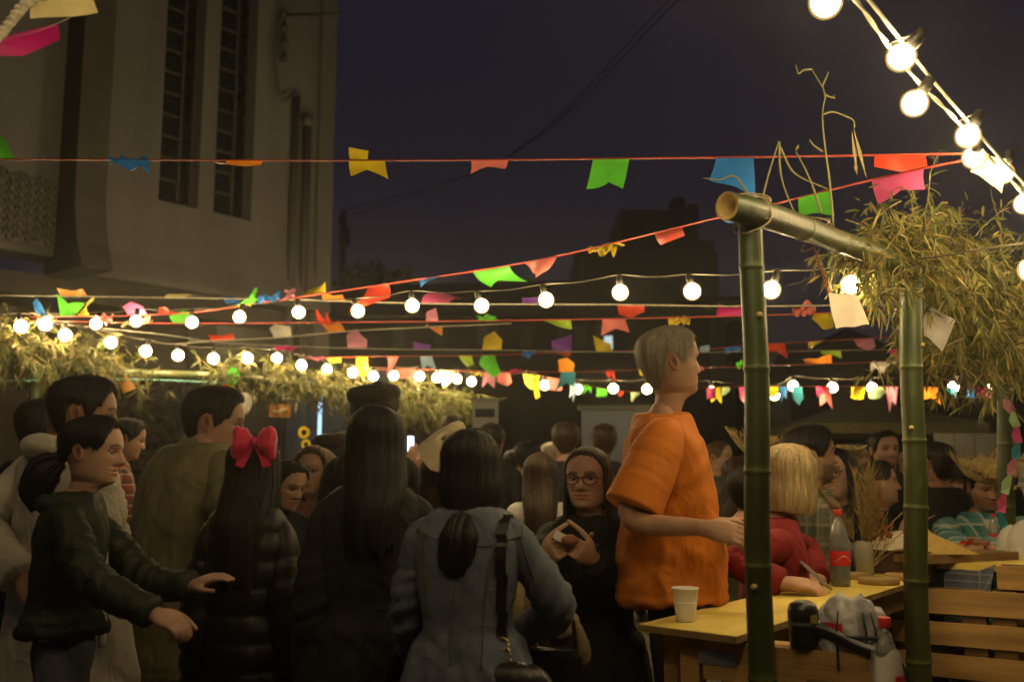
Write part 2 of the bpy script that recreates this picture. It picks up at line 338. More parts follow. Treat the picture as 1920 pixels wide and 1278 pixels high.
def person(key, label, px, py, Y, hh, face, sex='m', sw=None, top=None, bottom=None, hair=('short', 'dark', 0), turn=0, nod=0, tilt=0,
           lean=0., side=0., arms=None, sleeve=1.0, det=1, tone='mid', hem=-.3, loose=.015, puff=0, fold=.006, beard=0, width=1.0, tie=None,
           hth=None, shoe=None, group='people in the crowd', collar=None, strands=None, belly=0.0, smile=0, nk=1.34):
    hh = hh * .955; h = hh * Y / F; P0 = at(px, py, Y); st = hair[0]; th = hth if hth is not None else {'short': .055, 'crop': .03, 'buzz': .012, 'long': .07, 'bob': .085, 'pony': .05, 'lowpony': .07, 'bun': .05, 'none': 0}[st]
    zt = P0[2] - th * h * .7; zs = zt - nk * h; zh = zs - 2.15 * h; sw = (sw * .92 if sw else (.86 if sex == 'm' else .74)) * h
    hy = .13 * h + lean * (zs - zh) + lean * .25 * h; hx = side * (zs - zh)
    ca, sa = math.cos(math.radians(face)), math.sin(math.radians(face))
    R = np.array([[ca, sa, 0], [-sa, ca, 0], [0, 0, 1]])           # local -> world
    base = np.array([P0[0], P0[1], 0]) - R @ np.array([hx, hy, 0])
    root = thing('person', label, 'person', base, -math.radians(face), group)
    loc = lambda p: R.T @ (at(*p) - base)
    sp = lambda z: np.array([side * max(z - zh, 0), lean * max(z - zh, 0), 0])
    H = zs - zh; hipw = .80 if sex == 'm' else .98
    prof = [(-.16, .50, .34), (-.06, .78 * hipw, .42), (.06, hipw * .82, .45), (.22, .70 if sex == 'm' else .68, .42 + belly), (.38, .70 if sex == 'm' else .64, .41 + belly),
            (.58, .76, .45 + belly * .4), (.76, .82, .45), (.90, .86, .40), (1.0, .80, .31), (1.07, .58, .26), (1.15, .34, .23), (1.2, .26, .22)]
    tt = np.linspace(0, 2 * np.pi, 28, endpoint=False)
    def trunk(mb, inf, lo, hi, flare=0.):
        rings = []; fs = np.linspace(lo, hi, 22)
        for f in fs:
            w = np.interp(f, [p[0] for p in prof], [p[1] for p in prof]) * sw * width * .93 + inf; d = np.interp(f, [p[0] for p in prof], [p[2] for p in prof]) * h * width ** .5 + inf
            if f < .25 and flare >= 0: w = max(w, (.78 * hipw) * sw * width + inf); d = max(d, .43 * h + inf)
            if f < .3: w += flare * (.3 - f); d += flare * (.3 - f)
            z = zh + f * H; c, s = np.cos(tt), np.sin(tt)
            x = w * np.sign(c) * np.abs(c) ** .8; y = d * np.sign(s) * np.abs(s) ** .8 - .05 * h * (f > .6) * (f - .6)
            if belly: y = y + np.where(s > 0, belly * h * .4 * math.exp(-((f - .25) / .2) ** 2), 0)
            rings.append(np.stack([x, y, np.full(28, z)], 1) + sp(z))
        mb.loft(rings)
    # ---- arms
    A = {}
    for k, sg in (('r', 1), ('l', -1)):
        S = np.array([sg * sw * .82 * width, -.03 * h, zs - .13 * h]) + sp(zs); a = (arms or {}).get(k)
        if a is None: a = {'rel': ((sg * .16, -.10, -1.30), (sg * .20, .12, -2.40))}
        if 'rel' in a: E, Wp = S + np.array(a['rel'][0]) * h, S + np.array(a['rel'][1]) * h
        else: E, Wp = loc(a['e']), loc(a['w'])
        if 'sh' in a: S = loc(a['sh'])
        hd = loc(a['h']) - Wp if 'h' in a else Wp - E
        n = np.array(a.get('n', (-sg * 1., .2, 0)))
        if 'nw' in a: n = R.T @ np.array(a['nw'], float)
        A[k] = (S, E, Wp, hd / np.linalg.norm(hd), n, a.get('curl', .45), sg, a.get('hand', True))
    skinm = skin(tone); body = MB()
    core = MB(); trunk(core, -.012, -.1, 1.2)
    for sg in (1, -1):
        core.tube(spline([(sg * .42 * sw, 0, zh), (sg * .42 * sw, .03 * h, zh * .52), (sg * .45 * sw, -.03 * h, .07)], 10), np.linspace(.30, .14, 10) * h * .9, 10)
        core.ball((sg * .45 * sw, .28 * h, .045), (.16 * h, .45 * h, .045), 10, 6)
    addmesh(body, remesh(core, .04, 2))
    vx = {2: .005, 1: .009, 0: .016}[det]
    for k, (S, E, Wp, hd, n, cu, sg, hs) in A.items():
        if not hs: continue
        am = MB(); pts = spline([S, E * .98 + S * .02, Wp] if sleeve <= .5 else [E + (S - E) * .3, E, Wp], 15); am.tube(pts, (np.interp(np.linspace(0, 1, 15), [0, .2, .5, .6, .8, 1], [.21, .205, .155, .165, .145, .108]) if sleeve <= .5 else np.interp(np.linspace(0, 1, 15), [0, .5, 1], [.14, .135, .105])) * h * (.95 if sex == 'm' else .85), 12)
        hand(am, Wp, hd, n, .74 * h, cu, -sg); addmesh(body, remesh(am, vx if (arms or {}).get(k) else max(vx, .011), 2, .4))
    # ---- head
    Rm = rotm(-turn, nod, tilt); hp = np.array([hx, hy, zt - h])
    nu, nv = {2: (72, 96), 1: (48, 64), 0: (28, 38)}[det]
    tv = np.r_[np.linspace(-.75, 0, nv // 4), np.linspace(.012, .62, nv // 2), np.linspace(.63, 1, nv // 4)]; q = np.linspace(-np.pi, np.pi, nu, endpoint=False)
    vr = np.random.default_rng(int(px * 7 + py)); Gh = head_s(q[None, :], tv[:, None]); Gh[..., 0] *= 1 + vr.normal(0, .035) + vr.normal(0, .06) * sstep(.4, .05, Gh[..., 2]); Gh[..., 1] += np.where(Gh[..., 1] > .37, (Gh[..., 1] - .37) * vr.uniform(-.25, .45), 0); X, Yy, Z = Gh[..., 0], Gh[..., 1], Gh[..., 2]
    Cc = np.ones(Gh.shape); fr = Yy > .12
    hc = np.array(HAIRC.get(hair[1], (.03, .02, .01))); br = np.clip(hc / np.array((.43, .25, .16)) + .12, .05, .8)
    lip = fr & (np.abs(X) < .115 * (1.25 if smile else 1)) & (Z > .168) & (Z < .252); Cc[lip] = (.90, .64, .62)
    ar = .585 + .02 * np.sin(np.clip((np.abs(X) - .05) / .18, 0, 1) * np.pi)
    Cc[fr & (np.abs(X) > .055) & (np.abs(X) < .235) & (np.abs(Z - ar) < .017)] = br
    Cc[fr & (np.abs(np.abs(X) - .15) < .085) & (np.abs(Z - .515) < .014)] = (.35, .28, .25)
    if smile: Cc[fr & (np.abs(X) < .09) & (np.abs(Z - .212) < .014)] = (1.5, 2.2, 2.8)
    no = np.exp(-((np.abs(X) - .035) / .016) ** 2 - ((Z - .318) / .012) ** 2)[..., None] * fr[..., None]; Cc = Cc * (1 - .75 * no)  # nostrils are dark spots, their shade painted into the skin colour
    if beard == 0 and sex == 'm': beard = .16
    ck = np.exp(-((np.abs(X) - .2) / .09) ** 2 - ((Z - .36) / .09) ** 2)[..., None] * fr[..., None]; Cc = Cc * (1 - ck * np.array([.02, .13, .13]))
    if beard:
        bw = sstep(.05, .16, Yy) * sstep(.36, .27, Z) * sstep(-.06, .0, Z) * (1 - np.exp(-(X / .14) ** 4 - ((Z - .20) / .055) ** 4)); bw = (bw * beard)[..., None]; Cc = Cc * (1 - bw) + br * bw
    V = head_rot(Gh.reshape(-1, 3), Rm, h, hp); nvv = len(tv)
    fc = [(i * nu + j, i * nu + (j + 1) % nu, (i + 1) * nu + (j + 1) % nu, (i + 1) * nu + j) for i in range(nvv - 1) for j in range(nu)]
    body.add(V, fc, Cc.reshape(-1, 3))
    for sg in (1, -1):
        e = MB(); th_ = np.linspace(0, 2 * np.pi, 12, endpoint=False)
        ring = [np.stack([np.full(12, sg * (.30 + .05 * o)), -.06 - .03 * o + np.cos(th_) * a * .075 - .02 * np.sin(th_), .455 + np.sin(th_) * a * .13 + .02 * np.cos(th_) * 0], 1) for o, a in ((0, .55), (.8, .85), (1.25, 1), (1.5, .93), (1.35, .6), (1.15, .2))]
        e.loft(ring); ec = np.repeat(np.array([(.9, .8, .76), (1, .9, .86), (1.05, .92, .86), (1.0, .86, .8), (.6, .45, .4), (.35, .25, .22)]), 12, 0); body.add(head_rot(e.v[0], Rm, h, hp), e.f, ec)  # inner rings darkened: shade of the ear hollow put into the colour
        eb = MB(); eb.ball((sg * .145, .310, .497), .043, 12, 10); Ve = eb.v[0]
        ce = np.where((np.hypot(Ve[:, 0] - sg * .145, Ve[:, 2] - .497) < .027)[:, None], np.array([.05, .04, .035]), np.array([.75, .95, 1.1])); body.add(head_rot(Ve, Rm, h, hp), eb.f, ce)
    body.build('body', skinm, root, vcol=True)
    # ---- clothes
    if top is not None:
        c = MB(); trunk(c, loose, hem, 1.1, .10 if puff == 0 else .0)
        c.loft([np.stack([np.cos(tt) * w * h, np.sin(tt) * w * h * .95 - .05 * h, np.full(28, zs + z * h)], 1) + sp(zs) + np.array([0, .06 * h * (z > .1), 0]) for w, z in ((.44, -.1), (.36, .08), (.28, .2 if collar is None else .14), (.255, .24 if collar is None else collar))])
        vx2 = {2: .0108, 1: .0155, 0: .024}[det]; seed = sum(ord(ch) * (i + 3) for i, ch in enumerate(key)); J = MB()
        me = remesh(c, vx2, 4, .5); V, N = mdata(me); rz_ = (V[:, 2] - zh) / H
        ang = np.arctan2(V[:, 1], V[:, 0]); drape = sstep(.75, .0, rz_)
        dsp = fold * ((1 - 2 * np.abs(sn(V * np.array([1.3, 1.3, .42]) + .05 * sn(V, 9, seed + 7)[:, None], 6.5 / max(h * 4.3, .6), seed))) * (.5 + .9 * drape) + .35 * sn(V, 20, seed + 1) + .6 * drape * np.sin(ang * 5 + 1.5 * sn(V, 5, seed + 3)))
        if puff: dsp = dsp * .5 + puff * (np.abs(np.sin((V[:, 2] - zh) * math.pi / .085 + .5 * sn(V, 4, seed + 2))) ** .5 - .6)
        dsp = dsp - .005 * np.exp(-((V[:, 2] - zh - (hem + .07) * H) / .006) ** 2) - .004 * (np.exp(-(np.abs(V[:, 0]) - 0) ** 2 / .004 ** 2) * (V[:, 1] < 0) * (puff == 0) * (sleeve > .5))
        setv(me, V + N * dsp[:, None]); addmesh(J, me)
        for k, (S, E, Wp, hd, n, cu, sg, hs) in A.items():
            inn = S + np.array([-sg * .40 * sw, 0, -.06 * h])
            if sleeve > .5: pts = [inn, S + np.array([-sg * .05 * h, 0, .0]), S + (E - S) * .35, E, E + (Wp - E) * (sleeve * 2 - 1)]
            else: pts = [inn, S + np.array([-sg * .05 * h, 0, .0]), S + (E - S) * .4, S + (E - S) * sleeve * 2]
            m_ = {2: 46, 1: 30, 0: 16}[det]; sg_n = {2: 26, 1: 18, 0: 12}[det]; pts = spline(pts, m_); u = np.linspace(0, 1, m_)
            rad = np.interp(u, [0, .16, .33, .62, .9, .985, 1], [.15, .212, .188, .160, .138, .140, .10]) * h * (1 if sex == 'm' else .92) if sleeve > .5 else np.interp(u, [0, .22, .6, .99, 1], [.15, .215, .235, .265, .258]) * h
            sm_ = MB(); sm_.tube(pts, rad + loose * np.interp(u, [0, .2, .4], [.2, .6, 1]), sg_n); Vs = sm_.v[0]; us = np.repeat(u, sg_n); cen = np.repeat(pts, sg_n, 0); nn = Vs - cen; nn /= np.linalg.norm(nn, axis=1)[:, None] + 1e-9
            ap = (1 - 2 * np.abs(sn(np.stack([us * 26 + 1.2 * nn[:, 0], nn[:, 1] * 1.3, nn[:, 2] * 1.3], 1), 1.0, seed + 5))) * (np.exp(-((us - .55) / .22) ** 2) + .35)
            if puff: ap = ap * .4 + puff / fold * (np.abs(np.sin(us * 24)) ** .5 - .6)
            ap = ap - (.5 * np.exp(-((us - .945) / .008) ** 2))
            sm_.v[0] = Vs + nn * (fold * (.9 if sleeve > .5 else .16) * ap * sstep(.1, .3, us))[:, None]; J.add(sm_.v[0], sm_.f)
        J.build('top', top, root)
    if bottom is not None:
        c = MB(); trunk(c, .002, -.16, .16, -1e-9)
        for sg in (1, -1):
            c.tube(spline([(sg * .40 * sw * width, 0, zh + .1 * h), (sg * .42 * sw * width, .02 * h, zh * .75), (sg * .43 * sw, .03 * h, zh * .5), (sg * .45 * sw, -.03 * h, .06)], 14), np.interp(np.linspace(0, 1, 14), [0, .3, .5, 1], [.30, .30, .25, .21]) * h + loose * .4, 14)
        me = remesh(c, .027, 3); V, N = mdata(me); setv(me, V + N * (.006 * sn(V * np.array([1, 1, .6]), 9, 5))[:, None]); link('trousers', me, bottom, root)
        s = MB()
        for sg in (1, -1):
            s.loft([np.stack([sg * .45 * sw + np.cos(tt) * w * h, .2 * h + np.sin(tt) * d * h, np.full(28, z * h)], 1) for w, d, z in ((.20, .56, .01), (.22, .58, .1), (.2, .52, .2), (.15, .3, .33), (.14, .2, .45))])
        s.build('shoes', shoe or mat('shoe_dark', (.03, .028, .025), .5), root)
    # ---- hair
    info = dict(root=root, h=h, hp=hp, R=Rm, base=base, RW=R, loc=loc, zs=zs, zh=zh, sw=sw, sp=sp, A=A)
    if st != 'none':
        nth, ns = {2: (110, 40), 1: (72, 28), 0: (48, 20)}[det]
        G = hair_grid(st, hair[2], th, len(key) * 31 + int(px), nth, ns, tie); Gw = head_rot(G, Rm, h, hp); info['G'] = Gw
        hb = MB(); cv = (.75 + .5 * rng.random((nth, ns)))[..., None] * np.ones(3)
        hb.add(Gw.reshape(-1, 3), [(i * ns + j, i * ns + j + 1, (i + 1) * ns + j + 1, (i + 1) * ns + j) for i in range(nth - 1) for j in range(ns - 1)], cv.reshape(-1, 3))
        nr = strands if strands is not None else {2: 3300, 1: 650, 0: 120}[det]
        long = st in ('long', 'bob', 'pony', 'bun', 'lowpony')
        ribbons(hb, Gw, nr, int(px), {2: .0010, 1: .0022, 0: .005}[det] * (1 if long else .8), .0030 if long else .0055, (1, 1, 1), .45 if hair[1] not in ('blond', 'grey', 'white') else .2, (.3, .9) if long else (.12, .35))
        ribbons(hb, Gw, nr // 22, int(px) + 1, {2: .0005, 1: .0008, 0: .001}[det], .013 if long else .010, (1, 1, 1), .3, (.25, .7))
        if st in ('pony', 'lowpony') and tie is not None:
            t0 = head_rot(np.array(tie)[None], Rm, h, hp)[0]; tl = np.array(hair[3]) if len(hair) > 3 else np.array([(0, -.25, -.1), (0, -.3, -.7), (0, -.25, -1.2)])
            pts = spline([t0] + [t0 + np.array(p) * h for p in tl], 24); rad = np.interp(np.linspace(0, 1, 24), [0, .06, .35, .75, 1], [.09, .11, .19, .15, .012]) * h * (hair[4] if len(hair) > 4 else 1)
            pb = MB(); pb.tube(pts, rad, 40); Gp = pb.v[0].reshape(24, 40, 3).transpose(1, 0, 2)
            rr = 1 + .08 * np.sin(np.arange(40) * 2.7)[:, None] + .05 * np.sin(np.arange(40) * 5.1)[:, None] * np.ones(24); cen = Gp.mean(0); Gp = cen[None] + (Gp - cen[None]) * rr[..., None]
            hb.add(Gp.transpose(1, 0, 2).reshape(-1, 3), pb.f, np.repeat(.7 + .6 * rng.random(24 * 40)[:, None], 3, 1)); ribbons(hb, Gp, nr // 2, 5, .0016, .004, (1, 1, 1), .45, (.3, .9)); info['tie'] = t0; info['tail'] = pts
        hb.build('hair', hairmat(hair[1]), root, vcol=True)
    PEOPLE[key] = info; return info
def hat(info, kind, m, band=None, frayed=0, tilt=(0, 0)):
    """straw hat or cap sitting on a person's head; built in head units"""
    R, h, hp = info['R'], info['h'], info['hp']; mb = MB(); th = np.linspace(0, 2 * np.pi, 48, endpoint=False)
    Rt = rotm(0, tilt[0], tilt[1]); r_ = np.random.default_rng(3)
    def tr(V): return head_rot((V - np.array([0, -.03, .72])) @ Rt.T + np.array([0, -.03, .72]), R, h, hp)
    if kind == 'straw':
        rings = [np.stack([np.cos(th) * a, -.03 + np.sin(th) * b, np.full(48, z)], 1) for a, b, z in ((.39, .48, .70), (.37, .46, .82), (.34, .43, .98), (.27, .36, 1.07), (.12, .2, 1.06), (.01, .01, 1.05))]
        mb.loft([tr(r) for r in rings]); br = []
        for k, u in enumerate((0, .3, .6, 1.)):
            rr = .30 * u * (1 + frayed * .10 * np.sin(th * 7) * u); br.append(tr(np.stack([np.cos(th) * (.39 + rr), -.03 + np.sin(th) * (.5 + rr), .70 + u ** 1.4 * (.20 * np.abs(np.cos(th)) ** 1.5 + .16) + .02 * np.sin(th * 5) * u], 1)))
        bv = np.concatenate(br); mb.loft(br, False); mb.loft([b + np.array([0, 0, -.004]) for b in br[::-1]], False)
        if frayed:
            for _ in range(160):
                a = r_.uniform(0, 6.28); i = int(a / 6.2832 * 48) % 48; p = br[-1][i]; o = p - br[-2][i]; o /= np.linalg.norm(o); o = o + r_.normal(0, .25, 3); o[2] += .25
                mb.tube([p - o * .01, p + o * r_.uniform(.02, .055)], [.0028, .001], 4)
        o = mb.build('hat', m, info['root'])
        if band is not None:
            bb = MB(); bb.loft([tr(np.stack([np.cos(th) * (.395), -.03 + np.sin(th) * .505, np.full(48, z)], 1)) for z in (.72, .82)], False); bb.build('hat_band', band, o)
    elif kind == 'cap':
        mb.loft([tr(np.stack([np.cos(th) * a, -.03 + np.sin(th) * b, np.full(48, z)], 1)) for a, b, z in ((.40, .48, .66), (.40, .49, .78), (.37, .45, .93), (.28, .34, 1.05), (.12, .16, 1.1), (.01, .01, 1.105))])
        vs = np.linspace(-1, 1, 13); r0 = np.stack([vs * .33, .40 - .16 * vs ** 2, np.full(13, .69)], 1); r1 = np.stack([vs * .34, .80 - .34 * vs ** 2, .66 - .05 * vs ** 2], 1); z2 = np.array([0, 0, .025])
        mb.loft([tr(r0), tr(r1), tr(r1 - z2), tr(r0 - z2)], False, False); o = mb.build('cap', m, info['root'])
    elif kind == 'beret':
        mb.loft([tr(np.stack([np.cos(th) * a, -.08 + np.sin(th) * b, np.full(48, z) + .04 * np.sin(th)], 1)) for a, b, z in ((.37, .45, .70), (.42, .50, .80), (.44, .53, .90), (.38, .46, 1.0), (.18, .26, 1.06), (.01, .01, 1.07))]); o = mb.build('cap', m, info['root'])
    return o
def glasses(info, m):
    R, h, hp = info['R'], info['h'], info['hp']; mb = MB(); th = np.linspace(0, 2 * np.pi, 25)
    for sg in (1, -1):
        mb.tube(head_rot(np.stack([sg * .155 + np.cos(th) * .115, np.full(25, .43) - .03 * np.abs(np.cos(th)) * 0, .49 + np.sin(th) * .085], 1), R, h, hp), .0022, 6)
        mb.tube(head_rot(np.array([(sg * .27, .425, .51), (sg * .34, .3, .51), (sg * .355, -.05, .50)]), R, h, hp), .002, 6)
    mb.tube(head_rot(np.array([(-.045, .44, .51), (0, .455, .52), (.045, .44, .51)]), R, h, hp), .002, 6)
    return mb.build('glasses', m, info['root'])

# ------------------------------------------------------------------ ground and far setting
def sheet(name, x0, x1, y0, y1, z, m, nx=2, ny=2, amp=0):
    xs, ys = np.linspace(x0, x1, nx), np.linspace(y0, y1, ny); V = np.array([[x, y, z] for y in ys for x in xs]); V[:, 2] += amp * sn(V, 3, 3)
    mb = MB(); mb.add(V, [(j * nx + i, j * nx + i + 1, (j + 1) * nx + i + 1, (j + 1) * nx + i) for j in range(ny - 1) for i in range(nx - 1)])
    return mb.build(name, m, None, kind='structure')
sheet('ground', -200, 200, -60, 400, 0, mat('asphalt', (.06, .055, .048), .85, .2, 3, .4, 40))
pave = sheet('pavement', -9, 7, -2, 20, .006, mat('paving', (.20, .17, .12), .8, .2, 5, .4, 30))
stone = mat('paving_stone', (.21, .18, .125), .8, .25, 2, .35, 60)
sm = MB(); sm.box((0, 0, 0), (.585, .585, .03)); sme = sm.mesh('paving_slab', False); sme.materials.append(stone)
k = 0
for i in range(14):
    for j in range(12):
        x, y = -4.0 + i * .6, 2.6 + j * .6
        if k < 170: o = link('paving_slab', sme, None, pave, loc=(x, y, .004 + .003 * random.random()), rz=random.uniform(-.006, .006)); k += 1

D = np.array([.6476, .762, 0]); NRM = np.array([.762, -.6476, 0]); WP = np.array([-4.05, 12.0, 0])     # facade direction, normal, a point
WR = np.stack([D, -NRM, [0, 0, 1]], 1)                                                                     # facade axes
plaster = mat('old_plaster', (.25, .243, .228), .9, .20, 1.5, .3, 25, stretch=(1, 1, .16), detail=9)
darktrim = mat('dark_trim', (.11, .10, .085), .85, .12, 3, .2, 30)
pipem = mat('painted_pipe', (.16, .15, .13), .6, .12, 5)
wallg = mat('window_glass_dark', (.03, .031, .03), .25, .2, 6, spec=.6)
framem = mat('window_frame_grey', (.10, .097, .088), .6, .12, 6)
bld = thing('building', 'tall plastered building with two narrow louvred windows, rising at the left', 'building', WP, math.atan2(D[1], D[0]))
def fu(px, py, off=0.0):                                   # pixel -> facade (u, z), off metres in front of the wall
    p = on_plane(px, py, WP + NRM * off, NRM) - WP; return np.array([p @ D, p[2]])
def fbox(mb, u0, u1, z0, z1, d0, d1): mb.box(((u0 + u1) / 2, (d0 + d1) / 2, (z0 + z1) / 2), (u1 - u0, d1 - d0, z1 - z0))
uR = fu(608, 300)[0]; uF0, uF1 = fu(118, 300)[0], fu(176, 300)[0]; zb = 3.72; ZT = 9.6; uL = -9.0
W1 = (fu(297, 370)[0], fu(372, 370)[0]); W2 = (fu(400, 400)[0], fu(471, 400)[0]); zw1, zw2 = fu(297, 373)[1], fu(400, 400)[1]; zw = (zw1 + zw2) / 2
mb = MB()
cuts = [uF1 - .05, W1[0], W1[1], W2[0], W2[1], uR]
for a, b in ((0, 1), (2, 3), (4, 5)): fbox(mb, cuts[a], cuts[b], zb, ZT, 0, .5)
for a, b in (W1, W2): fbox(mb, a - .001, b + .001, zb, zw, .001, .499)
fbox(mb, uL, uF0 + .05, zb, ZT, .08, .5)
mb.build('wall', plaster, bld, False)
# sweep of the wall foot out over the ground floor
mb = MB(); sw_ = np.linspace(uF1 - .05, uR, 2)
pr = [(0, zb + .9), (-.02, zb + .5), (-.09, zb + .15), (-.22, zb - .12), (-.24, zb - .2), (.3, zb - .2), (.3, zb + .9)]
mb.loft([np.array([(u, y, z) for y, z in pr]) for u in sw_]); mb.build('flared_base', plaster, bld, False)
mb = MB(); pr2 = [(y - .28, z) for y, z in pr]; pr2 = [(-.34, ZT), (-.34, zb + .7), (-.38, zb + .4), (-.46, zb + .1), (-.60, zb - .19), (.3, zb - .19), (.3, ZT)]
mb.loft([np.array([(u, y, z) for y, z in pr2]) for u in (uF0, uF1)]); mb.build('fin', darktrim, bld, False)
mb = MB(); fbox(mb, uR - .16, uR + .10, 0, ZT, -.09, .55); mb.build('corner_pilaster', mat('pilaster_plaster', (.22, .21, .19), .9, .1, 2), bld, False)
# louvred windows: every pane its own piece
pm = MB(); pm.box((0, 0, 0), (1, .006, 1)); pme = pm.mesh('pane', False); pme.materials.append(wallg)
for (a, b) in (W1, W2):
    w = b - a; mb = MB()
    for x0, x1 in ((a, a + .05), (a + w * .60, a + w * .66), (b - .05, b)): fbox(mb, x0, x1, zw, ZT, .14, .22)
    wn = mb.build('window', framem, bld, False); st = MB(); fbox(st, a, b, zw - .02, zw + .05, .10, .24); st.build('sill', framem, wn, False)
    z = zw + .06; n = 0
    while z < 8.2:
        hh_ = .27
        for x0, x1 in ((a + .052, a + w * .598), (a + w * .662, b - .052)):
            o = link('pane', pme, None, wn); o.location = ((x0 + x1) / 2, .185, z + hh_ / 2); o.scale = (x1 - x0, 1, hh_ * .98); o.rotation_euler = (math.radians(-14 + random.uniform(-5, 5)), 0, 0)
        rl = MB(); fbox(rl, a + .05, a + w * .6, z + hh_ - .012, z + hh_ + .012, .155, .205); rl.build('glazing_bar', framem, wn, False); z += hh_ + .012; n += 1
    rv = MB(); fbox(rv, a - .01, b + .01, zw - .1, ZT, .30, .34); rv.build('dark_room_sheet', mat('room_dark', (.02, .02, .02), .9), wn, False)  # black sheet stands for the darkness of the room behind the panes
# lattice block panel on the left balcony
lat = MB(); g0 = fu(-20, 322); g1 = fu(119, 345); gb = fu(100, 465)[1]; gt = fu(100, 340)[1]
uu0, uu1 = fu(-60, 330)[0], uF0 - .01
fbox(lat, uu0, uu1, gb, gt, .05, .085)
latm = mat('lattice_concrete', (.22, .205, .18), .9, .15, 9); lo = lat.build('lattice_panel', latm, bld, False)
lb = MB(); th = np.linspace(0, 2 * np.pi, 9)[:-1]
for o in (0, 1): pass
lb.loft([np.stack([np.cos(th) * r, np.full(8, y), np.sin(th) * r * 1.0], 1) for r, y in ((.052, 0), (.050, -.04), (.036, -.04), (.033, 0))], False)
lbm = lb.mesh('lattice_block', False); lbm.materials.append(latm); k = 0
nu_ = int((uu1 - uu0) / .105)
for i in range(nu_):
    for j in range(int((gt - gb) / .105)):
        if k < 280: link('lattice_block', lbm, None, lo, loc=(uu0 + .06 + i * .105, .049, gb + .06 + j * .105 + (.05 if i % 2 else 0))); k += 1
# pipes, meter cable and insulators beside the corner
mb = MB(); pu = lambda px, py, o: (fu(px, py, o)[0], -o, fu(px, py, o)[1])
mb.tube([pu(556, 180, .08), (pu(556, 180, .08)[0], -.08, .2)], .055, 10); mb.build('downpipe', pipem, bld)
mb = MB(); q = pu(577, 235, .09); mb.tube([q, (q[0], -.09, .2)], .06, 10); mb.tube([(q[0], -.09, q[2] - .02), (q[0], -.09, q[2] + .12)], [.06, .09], 10); mb.build('downpipe', pipem, bld)
mb = MB(); mb.tube(spline([pu(556, 185, .08), pu(550, 176, .12), pu(530, 190, .15), pu(518, 140, .14), pu(515, 90, .12), pu(522, 50, .12), pu(533, 30, .15)], 30), .02, 6); mb.build('meter_cable', pipem, bld)
mb = MB()
for y in (25, 52, 80, 110):
    mb.ball(pu(533, y, .16), (.05, .07, .06), 8, 6)
mb.tube([pu(533, 20, .1), pu(533, 118, .1)], .018, 6); mb.tube([pu(533, 28, .16), pu(640, 26, 1.2)], .022, 6); mb.build('insulator_rack', mat('insulator', (.10, .09, .08), .4), bld)
# ground floor, set back
mb = MB(); fbox(mb, uL, uR - .17, 0, zb - .2, 1.1, 1.4); mb.build('ground_floor_wall', mat('brown_render', (.12, .095, .068), .9, .15, 2, .2, 20), bld, False)
mb = MB(); fbox(mb, uL, uR - .2, zb - .21, zb - .45, .15, 1.3); mb.build('soffit', darktrim, bld, False)
mb = MB(); a, b = fu(432, 700)[0], fu(560, 700)[0]; fbox(mb, a, b, 0, zb - .46, .35, 1.0); mb.build('ground_floor_pier', plaster, bld, False)
rub = MB(); r_ = np.random.default_rng(4); a, b = fu(165, 700)[0], fu(428, 700)[0]
for i in range(26):
    for j in range(16):
        c = (a + (b - a) * (i + r_.uniform(.2, .8)) / 26, .62, .1 + 2.45 * (j + r_.uniform(.2, .8)) / 16); rub.ball(c, (r_.uniform(.05, .1), r_.uniform(.04, .10), r_.uniform(.05, .1)), 7, 5, rotm(r_.uniform(0, 90), r_.uniform(0, 90), 0))
rb = rub.build('rubble_stones', mat('rubble', (.085, .07, .05), .9, .3, 8), bld, True); rb['kind'] = 'stuff'
mb = MB(); fbox(mb, a, b, 0, 2.6, .62, 1.05); mb.build('rubble_wall', mat('mortar', (.05, .042, .03), .95), bld, False)
mb = MB(); a, b = fu(-80, 700)[0], fu(62, 700)[0]; fbox(mb, a, b, .9, 2.3, .95, 1.08); mb.build('pale_shutter', mat('pale_shutter', (.30, .32, .26), .7, .1, 4), bld, False)

# container behind the crowd with a cold tube lamp
ct = thing('container', 'dark blue metal container door standing behind the leaf-covered stall', 'container', tuple(at(640, 880, 12.2) * [1, 1, 0]), 0)
mb = MB(); mb.box((0, .5, 1.3), (1.35, 1.0, 2.6)); mb.build('shell', mat('blue_metal', (.055, .085, .15), .6, .1, 4), ct, False)
rbm = MB(); rbm.box((0, 0, 1.25), (.07, .03, 2.3)); rme = rbm.mesh('rib', False); rme.materials.append(MATS['blue_metal'])
for i in range(8): link('rib', rme, None, ct, loc=(-.56 + i * .16, -.012, 0))
tl = thing('tube_lamp', 'cold white upright tube lamp on the blue container door', 'lamp', tuple(at(597, 880, 11.9) * [1, 1, 0]))
mb = MB(); mb.tube([(0, 0, .9), (0, 0, 2.25)], .022, 10); mb.build('tube', emit('cold_tube', (.45, .7, 1, 1), 1.6), tl)
mb = MB(); mb.box((0, .05, 1.57), (.05, .05, 1.5)); mb.box((0, .05, .42), (.05, .05, .84)); mb.build('batten', framem, tl, False)

